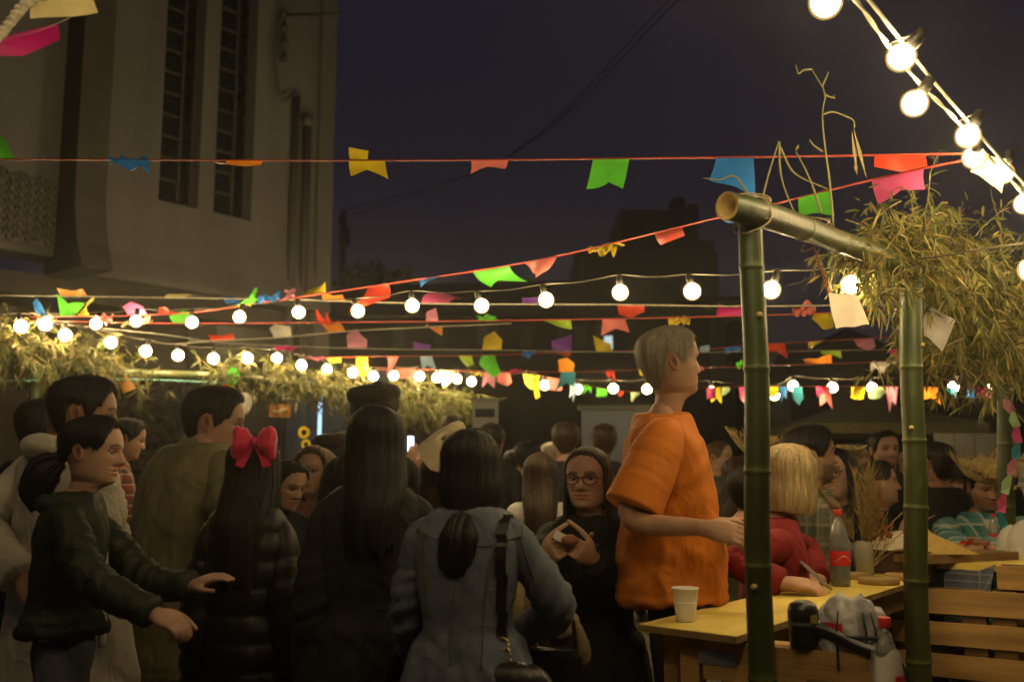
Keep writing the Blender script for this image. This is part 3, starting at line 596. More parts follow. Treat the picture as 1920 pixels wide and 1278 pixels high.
# far buildings
farm = mat('far_wall_dark', (.055, .05, .05), .9, .12, .5); farr = mat('far_roof', (.02, .02, .022), .9, .2, .6)
farw = mat('far_window', (.07, .075, .08), .4, .2, 2)
def fblock(px0, px1, pyt, Y, depth, o, name, m, pyb=None):
    a, b = at(px0, pyt, Y), at(px1, pyt, Y); z0 = 0 if pyb is None else at(px0, pyb, Y)[2]; mb = MB()
    mb.box(((a[0] + b[0]) / 2, Y + depth / 2, (a[2] + z0) / 2), (b[0] - a[0], depth, a[2] - z0)); return mb.build(name, m, o, False)
def win(px0, px1, py0, py1, Y, o, m=None, arch=False):
    a, b = at(px0, py1, Y), at(px1, py0, Y); w, hh_ = b[0] - a[0], b[2] - a[2]; mb = MB()
    if arch:
        th = np.linspace(0, np.pi, 9); pts = [(-w / 2, -hh_ / 2)] + [(w / 2, -hh_ / 2)] + [(w / 2 * math.cos(t), hh_ / 2 - w / 2 + w / 2 * math.sin(t)) for t in th]
        mb.loft([np.array([((a[0] + b[0]) / 2 + x, y, (a[2] + b[2]) / 2 + z) for x, z in pts]) for y in (Y - .03, Y - .003)])
    else: mb.box(((a[0] + b[0]) / 2, Y - .015, (a[2] + b[2]) / 2), (w, .03, hh_))
    return mb.build('window', m or farw, o, False)
tw = thing('tower_block', 'black stepped apartment tower silhouetted against the night sky', 'building')
fblock(1080, 1345, 470, 70, 12, tw, 'lower_wall', farr); fblock(1163, 1309, 392, 71, 9, tw, 'upper_wall', farr); fblock(1262, 1284, 370, 72, 2, tw, 'roof_tank', farr); fblock(1290, 1309, 382, 72.5, 2, tw, 'chimney', farr); fblock(1300, 1338, 450, 72, 5, tw, 'stair_tower', farr)
for i in range(6):
    for j in range(4): win(1178 + i * 21, 1190 + i * 21, 408 + j * 16, 417 + j * 16, 71, tw, farr)
hl = thing('market_hall', 'long low dark hall with a row of small grey windows behind the strings of flags', 'building')
fblock(560, 1330, 590, 26, 8, hl, 'wall', farm)
a, b = at(548, 592, 25.6), at(1342, 592, 25.6); c = at(640, 536, 29); d = at(1240, 520, 29); mb = MB()
mb.loft([np.array([a, c, c + [0, 4, -2.2], a + [0, 8, 0]]), np.array([b, d, d + [0, 4, -2.2], b + [0, 8, 0]])]); mb.build('roof', farr, hl, False)
for x in (735, 815, 895, 975, 1045, 1078, 1110): win(x, x + 22, 612, 650, 26, hl)
win(1133, 1148, 630, 656, 26, hl, emit('lit_window', (.75, .95, 1, 1), .75))
fc = thing('church_front', 'pale grey church front with arched openings behind the bamboo posts', 'building')
fm = mat('church_plaster', (.17, .17, .16), .9, .1, .6)
fblock(1312, 1420, 560, 30, 6, fc, 'tower_wall', fm); fblock(1420, 1540, 640, 30.5, 6, fc, 'wall', fm); fblock(1306, 1426, 556, 29.8, 6.4, fc, 'cornice', farm, 562)
win(1362, 1398, 600, 690, 30, fc, farr, True); win(1450, 1490, 665, 740, 30.5, fc, farr, True)
rw = thing('roof_row', 'low black pitched roofs behind the right-hand stall', 'building')
mb = MB(); a, b, c_ = at(1480, 690, 24), at(1930, 690, 24), at(1590, 615, 24); d = at(1700, 660, 24)
mb.loft([np.array([a + [0, y, 0], c_ + [0, y, 0], d + [0, y, 0], b + [0, y, 0], b * [1, 1, 0] + [0, y, 0], a * [1, 1, 0] + [0, y, 0]]) for y in (0, 6)]); mb.build('wall', farr, rw, False)
# trees on the skyline
def skyline_tree(px, py, Y, r, label):
    p = at(px, py, Y); o = thing('tree', label, 'tree', (p[0], Y, 0), group='dark trees on the skyline'); zt = p[2]
    mb = MB(); mb.tube([(0, 0, 0), (.1, 0, zt * .5), (0, .1, zt * .85)], [.3, .2, .08], 8); mb.build('trunk', farr, o)
    r_ = np.random.default_rng(int(px)); n = 1500; c = r_.normal(0, 1, (n, 3)); c /= np.linalg.norm(c, axis=1)[:, None]; c *= (r_.random(n) ** .4)[:, None] * np.array([r, r, r * .9]) * (1 + .35 * sn(c, 3, 8))[:, None]; c[:, 2] += zt - r * .9
    V = []; 
    for p_ in c:
        a_, b_ = r_.normal(0, .16, 3), r_.normal(0, .16, 3); V += [p_ - a_, p_ + b_, p_ + a_ - b_ * .3]
    mb = MB(); mb.add(np.array(V), [(3 * i, 3 * i + 1, 3 * i + 2) for i in range(n)]); mb.build('crown', mat('night_leaf', (.03, .04, .02), .8), o, False)
skyline_tree(688, 497, 45, 1.6, 'dark treetop left of the hall roof, nearest the corner of the tall building'); skyline_tree(740, 506, 44, 1.5, 'dark treetop over the hall roof, second from the tall building'); skyline_tree(1870, 600, 30, 2.2, 'dark tree behind the leafy right-hand stall')
# utility pole and cables
up = thing('utility_pole', 'thin dark utility pole beside the tall building corner', 'pole', tuple(at(633, 890, 34) * [1, 1, 0])); zt = at(633, 395, 34)[2]
mb = MB(); mb.tube([(0, 0, 0), (0, 0, zt)], [.17, .11], 8); mb.build('pole', farr, up); mb = MB(); mb.box((0, 0, zt - .5), (.1, 1.6, .12)); mb.box((0, .3, zt - .9), (.35, .3, .6)); mb.build('crossarm', farr, up, False)
cabm = mat('cable_black', (.05, .048, .045), .6)
for i, (p, q) in enumerate((((1282, -10, 15), (950, 295, 24)), ((1265, -10, 15), (940, 300, 24)))):
    mb = MB(); a, b = at(*p), at(*q); e = at(633, 400 + i * 12, 34); mb.tube(spline([a + (a - b) * .4, a, b, e], 30), .012, 5)
    tag(mb.build('power_cable', cabm), ('upper' if i else 'lower') + ' of the two faint power cables crossing the dark sky', 'cable', 'power cables')

# projector screen, loudspeaker, tent behind the crowd
p = at(1170, 890, 9.5); sc_ = thing('projection_screen', 'unlit grey-blue projection screen on a stand behind the crowd', 'screen', (p[0], 9.5, 0))
mb = MB(); zt = at(1170, 768, 9.5)[2]; mb.box((0, 0, (zt + .75) / 2), (.80, .02, zt - .75)); mb.build('sheet', mat('screen_cloth', (.17, .20, .26), .8, .06, 3), sc_, False)
mb = MB(); mb.box((0, 0, zt + .02), (.86, .05, .05)); mb.box((0, 0, .73), (.86, .05, .05)); mb.tube([(0, .04, 0), (0, .04, zt)], .02, 8)
for a in (0, 2.1, 4.2): mb.tube([(0, .04, .4), (.4 * math.cos(a), .04 + .4 * math.sin(a), .01)], .014, 6)
mb.build('stand', framem, sc_, False)
p = at(909, 890, 8.2); sp_ = thing('loudspeaker', 'grey loudspeaker on a tripod stand behind the denim jacket', 'speaker', (p[0], 8.2, 0)); zt = at(909, 747, 8.2)[2]; z0 = zt - .58; wd = .27
mb = MB(); bv = .03
mb.loft([np.array([(x * (wd / 2 - (bv if c in (0, 1) else 0)), y_, z) for x, z, c in ((-1, z0, 0), (1, z0, 0), (1, zt, 0), (-1, zt, 0))]) for y_ in (0, .22)]); mb.build('cabinet', mat('speaker_shell', (.16, .16, .14), .5), sp_, False)
mb = MB(); mb.box((0, -.006, (z0 + zt) / 2), (wd - .06, .012, zt - z0 - .06)); mb.build('grille', mat('speaker_grille', (.24, .24, .22), .6, .15, 200), sp_, False)
mb = MB(); mb.box((0, -.012, zt - .12), (.16, .02, .07)); mb.build('horn', farr, sp_, False); mb = MB(); th = np.linspace(0, 2 * np.pi, 20, endpoint=False)
mb.loft([np.stack([np.cos(th) * r, np.full(20, y), z0 + .2 + np.sin(th) * r], 1) for r, y in ((.10, -.012), (.10, -.03), (.085, -.03), (.03, -.016))]); mb.build('woofer', farr, sp_)
for s_ in (-1, 1):
    mb = MB(); mb.box((s_ * .07, -.016, zt - .27), (.075, .012, .035), rotm(0, 0, s_ * 12)); mb.build('port', farr, sp_, False)
mb = MB(); mb.tube([(0, .1, 0), (0, .1, z0)], .018, 8)
for a in (.5, 2.6, 4.7): mb.tube([(0, .1, .5), (.45 * math.cos(a), .1 + .45 * math.sin(a), .012)], .012, 6)
mb.build('tripod', framem, sp_)
p = at(1625, 890, 12.5); tn = thing('market_tent', 'olive pyramid-roofed market tent in the dark behind the right-hand table', 'tent', (p[0], 12.5, 0)); ze = at(1625, 800, 12.5)[2]; za = at(1625, 748, 12.5)[2]
mb = MB(); r0 = np.array([(-1.1, -1.0, ze), (1.1, -1.0, ze), (1.1, 1.0, ze), (-1.1, 1.0, ze)]); mb.loft([r0 - [0, 0, .12], r0, r0 * [.5, .5, 1] + [0, 0, (za - ze) * .45], r0 * [.03, .03, 1] + [0, 0, za - ze]]); mb.build('roof', mat('tent_olive', (.10, .09, .035), .8), tn, False)
for x in (-1.05, 1.05):
    for y in (-.95, .95):
        mb = MB(); mb.tube([(x, y, 0), (x, y, ze)], .025, 8); mb.build('leg', framem, tn)
p = at(1830, 890, 10); pw = thing('partition', 'grey upright partition boards behind the man in the straw hat', 'partition', (p[0], 10, 0)); zt = at(1830, 812, 10)[2]
for i in range(4):
    mb = MB(); mb.box((-.3 + i * .2, 0, zt / 2), (.19, .03, zt)); mb.build('board', mat('partition_grey', (.13, .13, .11), .8, .1, 5), pw, False)

# ------------------------------------------------------------------ string lights
cordm = mat('cord_brown', (.10, .085, .055), .6); whiter = mat('white_rope', (.55, .50, .38), .8, .15, 40); sockm = mat('socket_black', (.03, .028, .025), .45)
bulbm = emit('bulb_glow', BULBC, BULB)
def bulb_mesh(r, full=True):
    mb = MB(); pr = [(r * math.sin(a), -r * math.cos(a)) for a in np.linspace(.06, 2.55 if full else 3.08, 12)]; mb.lathe(pr, (0, 0, -.0), 18); return mb.mesh('bulb')
globem = bpy.data.materials.new('halo_globe'); globem.use_nodes = True; t = globem.node_tree; t.nodes.remove(t.nodes['Principled BSDF'])
e_ = t.nodes.new('ShaderNodeEmission'); e_.inputs[0].default_value = (1, .62, .2, 1); e_.inputs[1].default_value = 1.0; tr_ = t.nodes.new('ShaderNodeBsdfTransparent'); ad = t.nodes.new('ShaderNodeMixShader'); ad.inputs[0].default_value = .5  # warm emission in the shell imitates the bloom round a bulb
t.links.new(tr_.outputs[0], ad.inputs[1]); t.links.new(e_.outputs[0], ad.inputs[2]); t.links.new(ad.outputs[0], t.nodes['Material Output'].inputs[0])
BM = {r: bulb_mesh(r) for r in (.040, .045, .052)}  # radii drawn oversize to take in the bloom
for m_ in BM.values(): m_.materials.append(globem)
BC = {r: bulb_mesh(r * .80, False) for r in BM}
for m_ in BC.values(): m_.materials.append(bulbm)
sb = MB(); sb.lathe([(.013, 0), (.017, .004), (.018, .03), (.016, .034), (.016, .05), (.008, .054)], (0, 0, 0), 10); SME = sb.mesh('socket'); SME.materials.append(sockm)
def lights(label, pts, r=.045, cord=True, drop=.055, extra=(), cm=None, tilt=.25, world=(), cline=None):
    o = thing('string_lights', label, 'string lights', group='strings of warm bulbs'); P = [at(*p) for p in pts]
    P += [np.array(w_) for w_ in world]; r_ = np.random.default_rng(len(label)); tops = []
    for p in P:
        T = Matrix.Rotation(r_.normal(0, tilt), 4, 'X') @ Matrix.Rotation(r_.normal(0, tilt), 4, 'Y')
        b = link('bulb', BM[r], None, o); b.matrix_world = Matrix.Translation(p) @ T
        link('glowing_core', BC[r], None, b); s_ = link('socket', SME, None, b); s_.location = (0, 0, r * .83); tops.append(np.array((Matrix.Translation(p) @ T) @ Vector((0, 0, r + .045))))
    if cline:
        q = spline([at(*e) for e in cline], 300); s_ = np.arange(300) * .55; mb = MB()
        for k_ in (0, 3.14): mb.tube(q + np.stack([0 * s_, np.cos(s_ + k_), np.sin(s_ + k_)], 1) * .004, .0035, 5)
        mb.build('cord', whiter, o)
        for t_ in tops:
            j = np.argmin(np.linalg.norm(q - t_, axis=1)); mb = MB(); mb.tube([t_ - (q[j] - t_) * .05, q[j]], .0035, 5); mb.build('lead', sockm, o)
    elif cord:
        if len(tops) > 1:
            q = []
            for i, t_ in enumerate(tops):
                q.append(t_)
                if i < len(tops) - 1: q.append((t_ + tops[i + 1]) / 2 - np.array([0, 0, .012]))
            q = [at(*e) for e in extra[:1]] + q + [at(*e) for e in extra[1:]]
            mb = MB(); mb.tube(spline(q, max(30, len(q) * 4)), .0035, 6); mb.build('cord', cm or cordm, o)
    return o
YL = lambda px, a, b, p0, p1: a + (b - a) * (px - p0) / (p1 - p0)
lights('string of warm bulbs closest to the lens, slanting down the upper right corner', [(2060, 520, 4.1), (1985, 452, 3.8), (1921, 382, 3.5), (1880, 325, 3.35), (1826, 295, 3.2), (1815, 255, 2.95), (1715, 194, 2.7), (1690, 107, 2.5), (1548, 5, 2.25), (1440, -95, 1.95), (1318, -215, 1.65), (1195, -330, 1.45)], .040, tilt=.5, cm=whiter, cline=[(2470, 640, 6.5), (2320, 600, 5.5), (2170, 550, 4.5), (2060, 500, 4.1), (1985, 436, 3.8), (1921, 366, 3.5), (1852, 292, 3.25), (1790, 222, 2.95), (1722, 153, 2.7), (1660, 78, 2.5), (1600, -5, 2.28), (1500, -110, 1.95), (1350, -230, 1.65), (1195, -350, 1.45)], world=((2.95, 4.5, 2.15), (3.4, 5.0, 2.12), (3.85, 5.5, 2.1), (4.3, 6.0, 2.1), (4.75, 6.5, 2.12), (-.10, 1.5, 2.62), (-.70, 1.7, 2.82), (-1.3, 1.9, 2.94), (-1.9, 2.15, 3.02), (-2.5, 2.4, 3.06)))  # world bulbs: unseen, added to light the front row and right-hand crowd
mb = MB(); mb.tube(spline([at(1195, -350, 1.45), (-.35, 1.55, 2.80), (-1.35, 1.95, 3.04), (-2.35, 2.35, 3.14), (-4, 3, 3.3)], 40), .005, 6); mb.build('overhead_rope', whiter, bpy.data.objects['string_lights'])  # unseen rope added to carry the overhead world bulbs
mb = MB(); mb.tube(spline([at(1500, -150, 1.9), at(1625, -5, 2.3), at(1765, 170, 2.8), at(1921, 345, 3.42), at(2060, 480, 4.0)], 40), .0055, 6); tag(mb.build('support_rope', whiter), 'straight white rope carrying the bulbs in the upper right corner', 'rope')
b1 = [(180, 607), (255, 602), (360, 604), (449, 594), (560, 585), (671, 583), (773, 573), (903, 573), (1024, 562), (1163, 548), (1298, 546), (1446, 543), (1595, 534), (1934, 505)]
lights('widely spaced warm bulbs crossing the middle from left stall to right stall', [(x, y, YL(x, 7.0, 4.0, 180, 1595)) for x, y in b1], .045, extra=((60, 590, 7.2), (2050, 480, 3.2)))
b2 = [(40, 612), (85, 608), (122, 628), (208, 642), (273, 658), (334, 666), (400, 672), (464, 671), (519, 671), (565, 684), (613, 692), (661, 698), (700, 705), (738, 704), (787, 705), (819, 708), (857, 710), (884, 715)]
lights('string of close-set warm bulbs running above the leaf garland of the left stall', [(x, y, YL(x, 7.0, 10.2, 40, 884)) for x, y in b2], .052, extra=((-40, 590, 6.8), (930, 715, 10.4)))
b3 = [(993, 712), (1021, 722), (1083, 729), (1150, 728), (1213, 729), (1335, 733), (1452, 741), (1487, 723), (1561, 726), (1635, 727), (1788, 725), (1862, 720)]
lights('low far string of warm bulbs level with the small flags behind the orange shirt', [(x, y, YL(x, 9.8, 8.6, 993, 1862)) for x, y in b3], .052, extra=((930, 715, 10.2), (1990, 715, 8.4)))

# ------------------------------------------------------------------ bunting
FC = dict(y=(.80, .62, .03), g=(.13, .62, .05), b=(.03, .20, .62), p=(.85, .13, .36), s=(.86, .24, .22), o=(.92, .33, .03), r=(.78, .07, .03), m=(.75, .02, .28), v=(.22, .06, .45), w=(.78, .75, .68), l=(.45, .68, .06), t=(.06, .34, .46), c=(.85, .74, .36), k=(.30, .45, .62), e=(.55, .80, .45), d=(.7, .28, .4))
FM = {k_: mat('flag_' + k_, c_, .45, .08, 20, .15, 40, trans=.45) for k_, c_ in FC.items()}
redr = mat('red_ribbon', (.72, .11, .07), .5, .1, 30, trans=.2)
def bunting(label, pts, flags, cm, rad=.004, ribbon=True):
    o = thing('bunting', label, 'bunting', group='strings of paper flags'); P = spline([at(*p) for p in pts], 60); px = np.array([proj(p)[0] for p in P]); mb = MB()
    if ribbon: mb.tube(P, rad, 6, flat=.35)
    else:
        for k_ in (0, 1):
            Q = spline(P, 400); s_ = np.r_[0, np.cumsum(np.linalg.norm(np.diff(Q, axis=0), axis=1))] * 2 * np.pi / .05 + k_ * np.pi; Q = Q + np.stack([np.zeros(400), np.cos(s_), np.sin(s_)], 1) * rad * .6; mb.tube(Q, rad * .75, 4)
    mb.build('line', cm, o)
    od = np.argsort(px); r_ = np.random.default_rng(int(abs(pts[0][0]) + pts[0][1]))
    for (x0, x1, drop, c, st) in flags:
        a = np.array([np.interp(x0, px[od], P[od][:, i]) for i in range(3)]); b = np.array([np.interp(x1, px[od], P[od][:, i]) for i in range(3)]); w = np.linalg.norm(b - a); sc_ = a[1] / F
        u_ = (b - a) / (w + 1e-9); vis = abs(drop) * sc_; L = max(vis * 1.04, .055); be = math.acos(min(1, vis / L)) * (1 if r_.random() < .6 else -1)
        dn = np.array([0, 0, -1.]) * math.copysign(1, drop); bk = np.cross(u_, dn); bk /= np.linalg.norm(bk); Dv = dn * math.cos(be) + bk * math.sin(be); Dv += u_ * r_.normal(0, .10); Dn = np.cross(u_, Dv); n = 8; V = []
        cu, ph, tw_ = r_.normal(0, .045), r_.uniform(0, 6), r_.normal(0, .085)
        for j in range(n + 1):
            for i in range(n + 1):
                u, v = i / n, j / n; e_ = 1 - abs(2 * u - 1)
                if st == 'h': vm = .66 + .34 * e_
                elif st == 's': vm = 1 - .34 * e_
                elif st == 't': vm = 1.0 - .3 * u
                elif st == 'x': vm = .8 + .2 * math.sin(u * 9 + ph)
                else: vm = 1.0
                vv = v * vm; bend = (cu * vv * vv * 2 + .02 * math.sin(u * 5 + ph) * vv + tw_ * vv * (u - .5) * 2) * L / .13
                if st == 'x': bend += .03 * math.sin(u * 11 + ph) * math.sin(v * 7 + ph)
                V.append(a + u_ * (u * w) + Dv * (vv * L) + Dn * bend)
        fm_ = MB(); fm_.add(np.array(V), [(j * (n + 1) + i, j * (n + 1) + i + 1, (j + 1) * (n + 1) + i + 1, (j + 1) * (n + 1) + i) for j in range(n) for i in range(n)]); fm_.build('flag', FM[c], o)
    return o
def proj(p):
    q = np.array(p) - CAM; f_ = q[1] * math.cos(PITCH) + q[2] * math.sin(PITCH); u = -q[1] * math.sin(PITCH) + q[2] * math.cos(PITCH); return CX + F * q[0] / f_, CY - F * u / f_
bunting('near level red ribbon of bright flags right across the top of the picture', [(-160, 298, 5.2), (640, 301, 4.6), (1280, 296, 3.9), (1838, 288, 3.35)],
        [(-60, 28, -50, 'g', 'r'), (212, 283, 14, 'b', 'x'), (425, 493, 34, 'o', 't'), (655, 722, 26, 'y', 's'), (657, 690, -25, 'y', 't'), (883, 953, 32, 's', 's'), (1112, 1180, 74, 'g', 's'), (1343, 1413, 72, 'b', 'r'), (1640, 1735, 32, 'r', 'h')], redr, .010)
bunting('red ribbon of flags dropping diagonally from the upper right corner to the left stall', [(1838, 294, 3.35), (1640, 336, 3.7), (1350, 407, 4.3), (1000, 489, 5.3), (720, 533, 6.0), (540, 560, 6.4), (330, 588, 6.8), (50, 594, 7.2)],
        [(1635, 1733, 42, 'p', 's'), (1500, 1560, 14, 'g', 'r'), (1352, 1385, 22, 'b', 'h'), (1228, 1280, 24, 'r', 't'), (1096, 1152, 12, 'y', 'x'), (1128, 1152, -18, 'y', 'h'), (983, 1045, 32, 's', 'h'), (887, 955, 36, 'g', 's'), (786, 822, 22, 'b', 'h'), (690, 728, 36, 'r', 't'), (568, 612, -20, 'y', 'r'), (455, 480, -8, 'g', 'x'), (485, 530, -10, 'b', 'x'), (535, 553, -18, 'd', 'x'), (295, 338, -13, 'r', 'h'), (185, 214, 6, 's', 'x'), (240, 275, -26, 'p', 'h'), (144, 170, -32, 'y', 'h'), (113, 138, -36, 'g', 's'), (70, 88, -38, 'b', 'h')], redr, .010)
bunting('red ribbon of small flags just under the middle string of bulbs', [(40, 600, 7.25), (300, 606, 7.0), (640, 604, 6.6), (1000, 600, 6.2), (1400, 592, 5.6), (1720, 580, 5.2)],
        [(325, 358, -22, 'g', 'h'), (600, 625, 5, 'r', 'x'), (795, 822, -14, 'd', 't'), (897, 932, -14, 'g', 'x'), (1030, 1070, 20, 'l', 'h'), (1130, 1172, 28, 's', 's'), (1253, 1290, 10, 'y', 'x'), (1343, 1395, -22, 'm', 's'), (1487, 1530, -7, 's', 'x'), (1527, 1562, 26, 'y', 'h'), (240, 285, -7, 'c', 'x')], redr, .010)
bunting('pale twisted rope of flags level with the soffit of the tall building', [(-80, 552, 7.4), (330, 558, 6.9), (560, 562, 6.6), (815, 569, 6.2), (1160, 571, 5.8), (1400, 574, 5.5), (1720, 570, 5.1)],
        [(113, 164, -15, 'o', 's'), (308, 350, -26, 'c', 's'), (605, 648, -13, 'o', 's'), (790, 841, -48, 'p', 'h'), (978, 1015, -14, 'v', 't'), (1158, 1210, 17, 'r', 'h'), (415, 440, -8, 'b', 'x')], whiter, .005, False)
bunting('pale rope of flags rising from the left stall towards the hall', [(330, 645, 7.8), (400, 639, 7.7), (530, 632, 7.6), (650, 621, 7.4), (780, 614, 7.2), (960, 606, 7.0)],
        [(395, 440, -14, 'r', 's'), (513, 546, -27, 'w', 'h'), (615, 648, -22, 'o', 's'), (795, 830, 7, 'o', 't')], whiter, .0045, False)
bunting('pale rope of flags in front of the lit hall window', [(100, 606, 7.6), (300, 626, 7.8), (420, 642, 8.0), (670, 653, 8.0), (920, 656, 8.0), (1300, 660, 7.9), (1960, 650, 7.5)],
        [(515, 556, 8, 'm', 'x'), (651, 687, -24, 'd', 'h'), (775, 808, -12, 'v', 't'), (904, 940, -28, 'y', 'h'), (980, 1004, 10, 'b', 'x'), (1035, 1072, -20, 'v', 'r'), (1118, 1148, -24, 'y', 't'), (1312, 1330, -14, 'k', 't'), (1538, 1577, 14, 'l', 's'), (1667, 1690, 16, 'm', 'h')], whiter, .0045, False)
bunting('red ribbon of flags at the height of the lit hall window, far', [(560, 672, 9.5), (700, 668, 9.3), (900, 666, 9.0), (1060, 660, 8.6), (1300, 655, 8.2), (1450, 644, 7.8), (1740, 628, 7.2)],
        [(584, 612, 7, 'p', 'x'), (612, 640, 14, 'l', 't'), (668, 690, 28, 'y', 'r'), (725, 748, 26, 's', 'r'), (788, 810, 26, 'k', 's'), (860, 885, 24, 'l', 't'), (905, 928, 32, 'g', 'h'), (1040, 1070, 9, 'r', 'h'), (1360, 1392, 12, 'b', 'x'), (1440, 1472, 18, 'r', 's'), (1515, 1547, 22, 'y', 'h'), (1600, 1638, 22, 'd', 'h')], redr, .010)
bunting('thin red ribbon of flags level with the chin of the orange-shirted man', [(640, 692, 10.0), (830, 694, 9.6), (1060, 697, 9.2), (1250, 691, 9.0), (1450, 685, 8.6), (1820, 672, 8.0)],
        [(955, 974, -10, 'm', 'x'), (1048, 1075, -26, 'o', 'h'), (1053, 1079, 26, 't', 's'), (1135, 1152, 6, 'r', 'x'), (1198, 1212, 13, 'y', 'h'), (1313, 1320, 8, 'p', 'x'), (1380, 1400, -5, 'g', 'x'), (1512, 1560, -14, 'o', 's'), (1632, 1680, 7, 'w', 'x'), (1745, 1778, 10, 'y', 'x')], redr, .009)
bunting('lowest red ribbon of small flags hung among the far bulbs', [(680, 687, 10.3), (850, 695, 9.9), (1000, 702, 9.6), (1100, 722, 9.4), (1200, 735, 9.2), (1330, 726, 9.0), (1600, 724, 8.8), (1940, 728, 8.5)],
        [(688, 710, 18, 't', 'r'), (752, 780, 30, 's', 's'), (824, 852, 30, 'c', 'h'), (880, 902, 8, 'y', 'x'), (907, 930, 30, 'd', 's'), (931, 956, 26, 's', 'h'), (981, 1006, 28, 'l', 'h'), (1000, 1012, 34, 'y', 'r'), (1026, 1052, 24, 's', 't'), (1068, 1084, 30, 'k', 's'), (1092, 1108, 10, 'g', 'x'), (1118, 1140, 17, 'g', 't'), (1160, 1170, 8, 'r', 'h'), (1182, 1200, 25, 'e', 'h'), (1326, 1343, 18, 'p', 'r'), (1334, 1354, 36, 'y', 's'), (1349, 1368, 18, 'e', 'h'), (1385, 1402, 28, 'p', 'h'), (1440, 1460, 26, 'y', 'h'), (1462, 1478, 24, 'b', 's'), (1485, 1505, 30, 't', 'h'), (1530, 1558, 18, 'p', 's'), (1538, 1557, 38, 's', 's'), (1596, 1620, 36, 'y', 'h'), (1602, 1622, 18, 'y', 'r'), (1627, 1655, 27, 'e', 'h'), (1661, 1684, 38, 'd', 's'), (1730, 1758, 28, 'o', 's'), (1772, 1792, 24, 't', 't'), (1812, 1828, 18, 'b', 's'), (1829, 1858, 30, 'm', 'h')], redr, .009)
bunting('white twisted rope with cream and pink flags close in the upper left corner', [(-60, 120, 2.2), (0, 64, 2.3), (62, -2, 2.4), (160, -26, 2.5), (300, -70, 2.6)],
        [(68, 172, 34, 'c', 'r'), (-40, 20, 40, 'm', 'h')], whiter, .012, False)
bunting('pink flag on a loose line close to the left edge', [(-80, 88, 2.45), (60, 62, 2.45), (160, 20, 2.5)], [(-30, 108, 44, 'm', 'h')], whiter, .002, True)

# ------------------------------------------------------------------ bamboo frames
bam = mat('bamboo_green', (.027, .048, .007), .45, .3, 9, .25, 60, stretch=(1, 1, .08), detail=8, col2=(.052, .050, .012), vcol=True, spec=.5)
bamin = mat('bamboo_cut', (.48, .34, .13), .7, .15, 30)
twine = mat('twine', (.46, .36, .2), .85, .2, 60)
def culm(mb, pts, r0, r1, inter, seed, seg=22):
    """bamboo stem: internodes bulge at the ringed nodes"""
    r_ = np.random.default_rng(seed); P = spline(pts, 120); s_ = np.r_[0, np.cumsum(np.linalg.norm(np.diff(P, axis=0), axis=1))]; L = s_[-1]; k = .12 + r_.random() * inter * .6; nodes = []
    while k < L - .03: nodes.append(k); k += inter * r_.uniform(.85, 1.15)
    t = np.sort(np.r_[np.linspace(0, L, 60), np.concatenate([[n - .012, n - .004, n, n + .004, n + .012] for n in nodes])]) if nodes else np.linspace(0, L, 60)
    t = np.clip(t, 0, L); Q = np.stack([np.interp(t, s_, P[:, i]) for i in range(3)], 1); rr = r0 + (r1 - r0) * t / L; c = np.ones((len(t), 3))
    for n in nodes:
        dd = t - n; rr = rr * (1 + .07 * np.exp(-(dd / .007) ** 2) - .03 * np.exp(-((dd + .009) / .005) ** 2)); g = np.exp(-((dd - .004) / .007) ** 2)[:, None]; c = c * (1 - g) + np.array([2.2, 1.9, 2.2]) * g
        g = np.exp(-((dd + .03) / .02) ** 2)[:, None] * .35; c = c * (1 - g) + np.array([.5, .55, .5]) * g
    Q = Q + np.stack([.004 * np.sin(t * 7 + seed), .004 * np.cos(t * 5 + seed), 0 * t], 1)
    mb.tube(Q, rr, seg, False, np.repeat(c, seg, 0)); V = mb.v[-1]; th = np.tile(np.arange(seg), len(t)); z = np.repeat(t, seg)
    mb.c[-1] = mb.c[-1] * (1 + .22 * sn(np.stack([th * .5, z * 14, z * 0 + seed], 1), 1, seed + 3) + .15 * sn(np.stack([th * 2.5, z * 2.0, z * 0], 1), 1, seed + 9))[:, None]; blot = sstep(.7, 1.0, sn(np.stack([th * .9, z * 9, z * 0], 1), 1, seed))[:, None] * .55; mb.c[-1] = mb.c[-1] * (1 - blot) + np.array([3.2, 2.3, 3.0]) * blot
    return nodes, Q
def post(px, pyb, Yp, pyt, r0, seed, label, lean_px=0, grp='bamboo posts of the stalls'):
    b = at(px, pyb, Yp); t = at(px + lean_px, pyt, Yp); o = thing('bamboo_post', label, 'bamboo post', (b[0], Yp, 0), group=grp); mb = MB(); x1 = t[0] - b[0]
    sl = x1 / (t[2] - b[2]); culm(mb, [(-sl * b[2], 0, 0), (-sl * (b[2] - .8), .01, .8), (x1 * .5, 0, (b[2] + t[2]) / 2), (x1, 0, t[2])], r0 * 1.04, r0 * .93, .30, seed); mb.build('stem', bam, o, vcol=True)
    r_ = np.random.default_rng(seed)
    for k_ in range(2):
        z = r_.uniform(.9, t[2] - .1); a = r_.uniform(3.4, 6.0); c_ = np.array([sl * (z - b[2]) + math.cos(a) * r0 * .95, math.sin(a) * r0 * .95, z]); mb = MB(); mb.ball(c_, (.010, .010, .009), 10, 6); mb.build('branch_scar', bamin, o)
    return o, np.array([b[0], Yp, t[2]]) + [x1, 0, 0]
P1o, P1t = post(1427, 1180, 2.84, 398, .0375, 3, 'nearest thick green bamboo post between the orange shirt and the blonde woman', -18)
P2o, P2t = post(1722, 1180, 3.9, 500, .045, 5, 'second bamboo post, behind the hanging paper, in the middle of the right stall', -16)
P3o, P3t = post(1893, 1035, 5.4, 640, .042, 8, 'bamboo post wound with a paper ribbon at the right edge', -15)
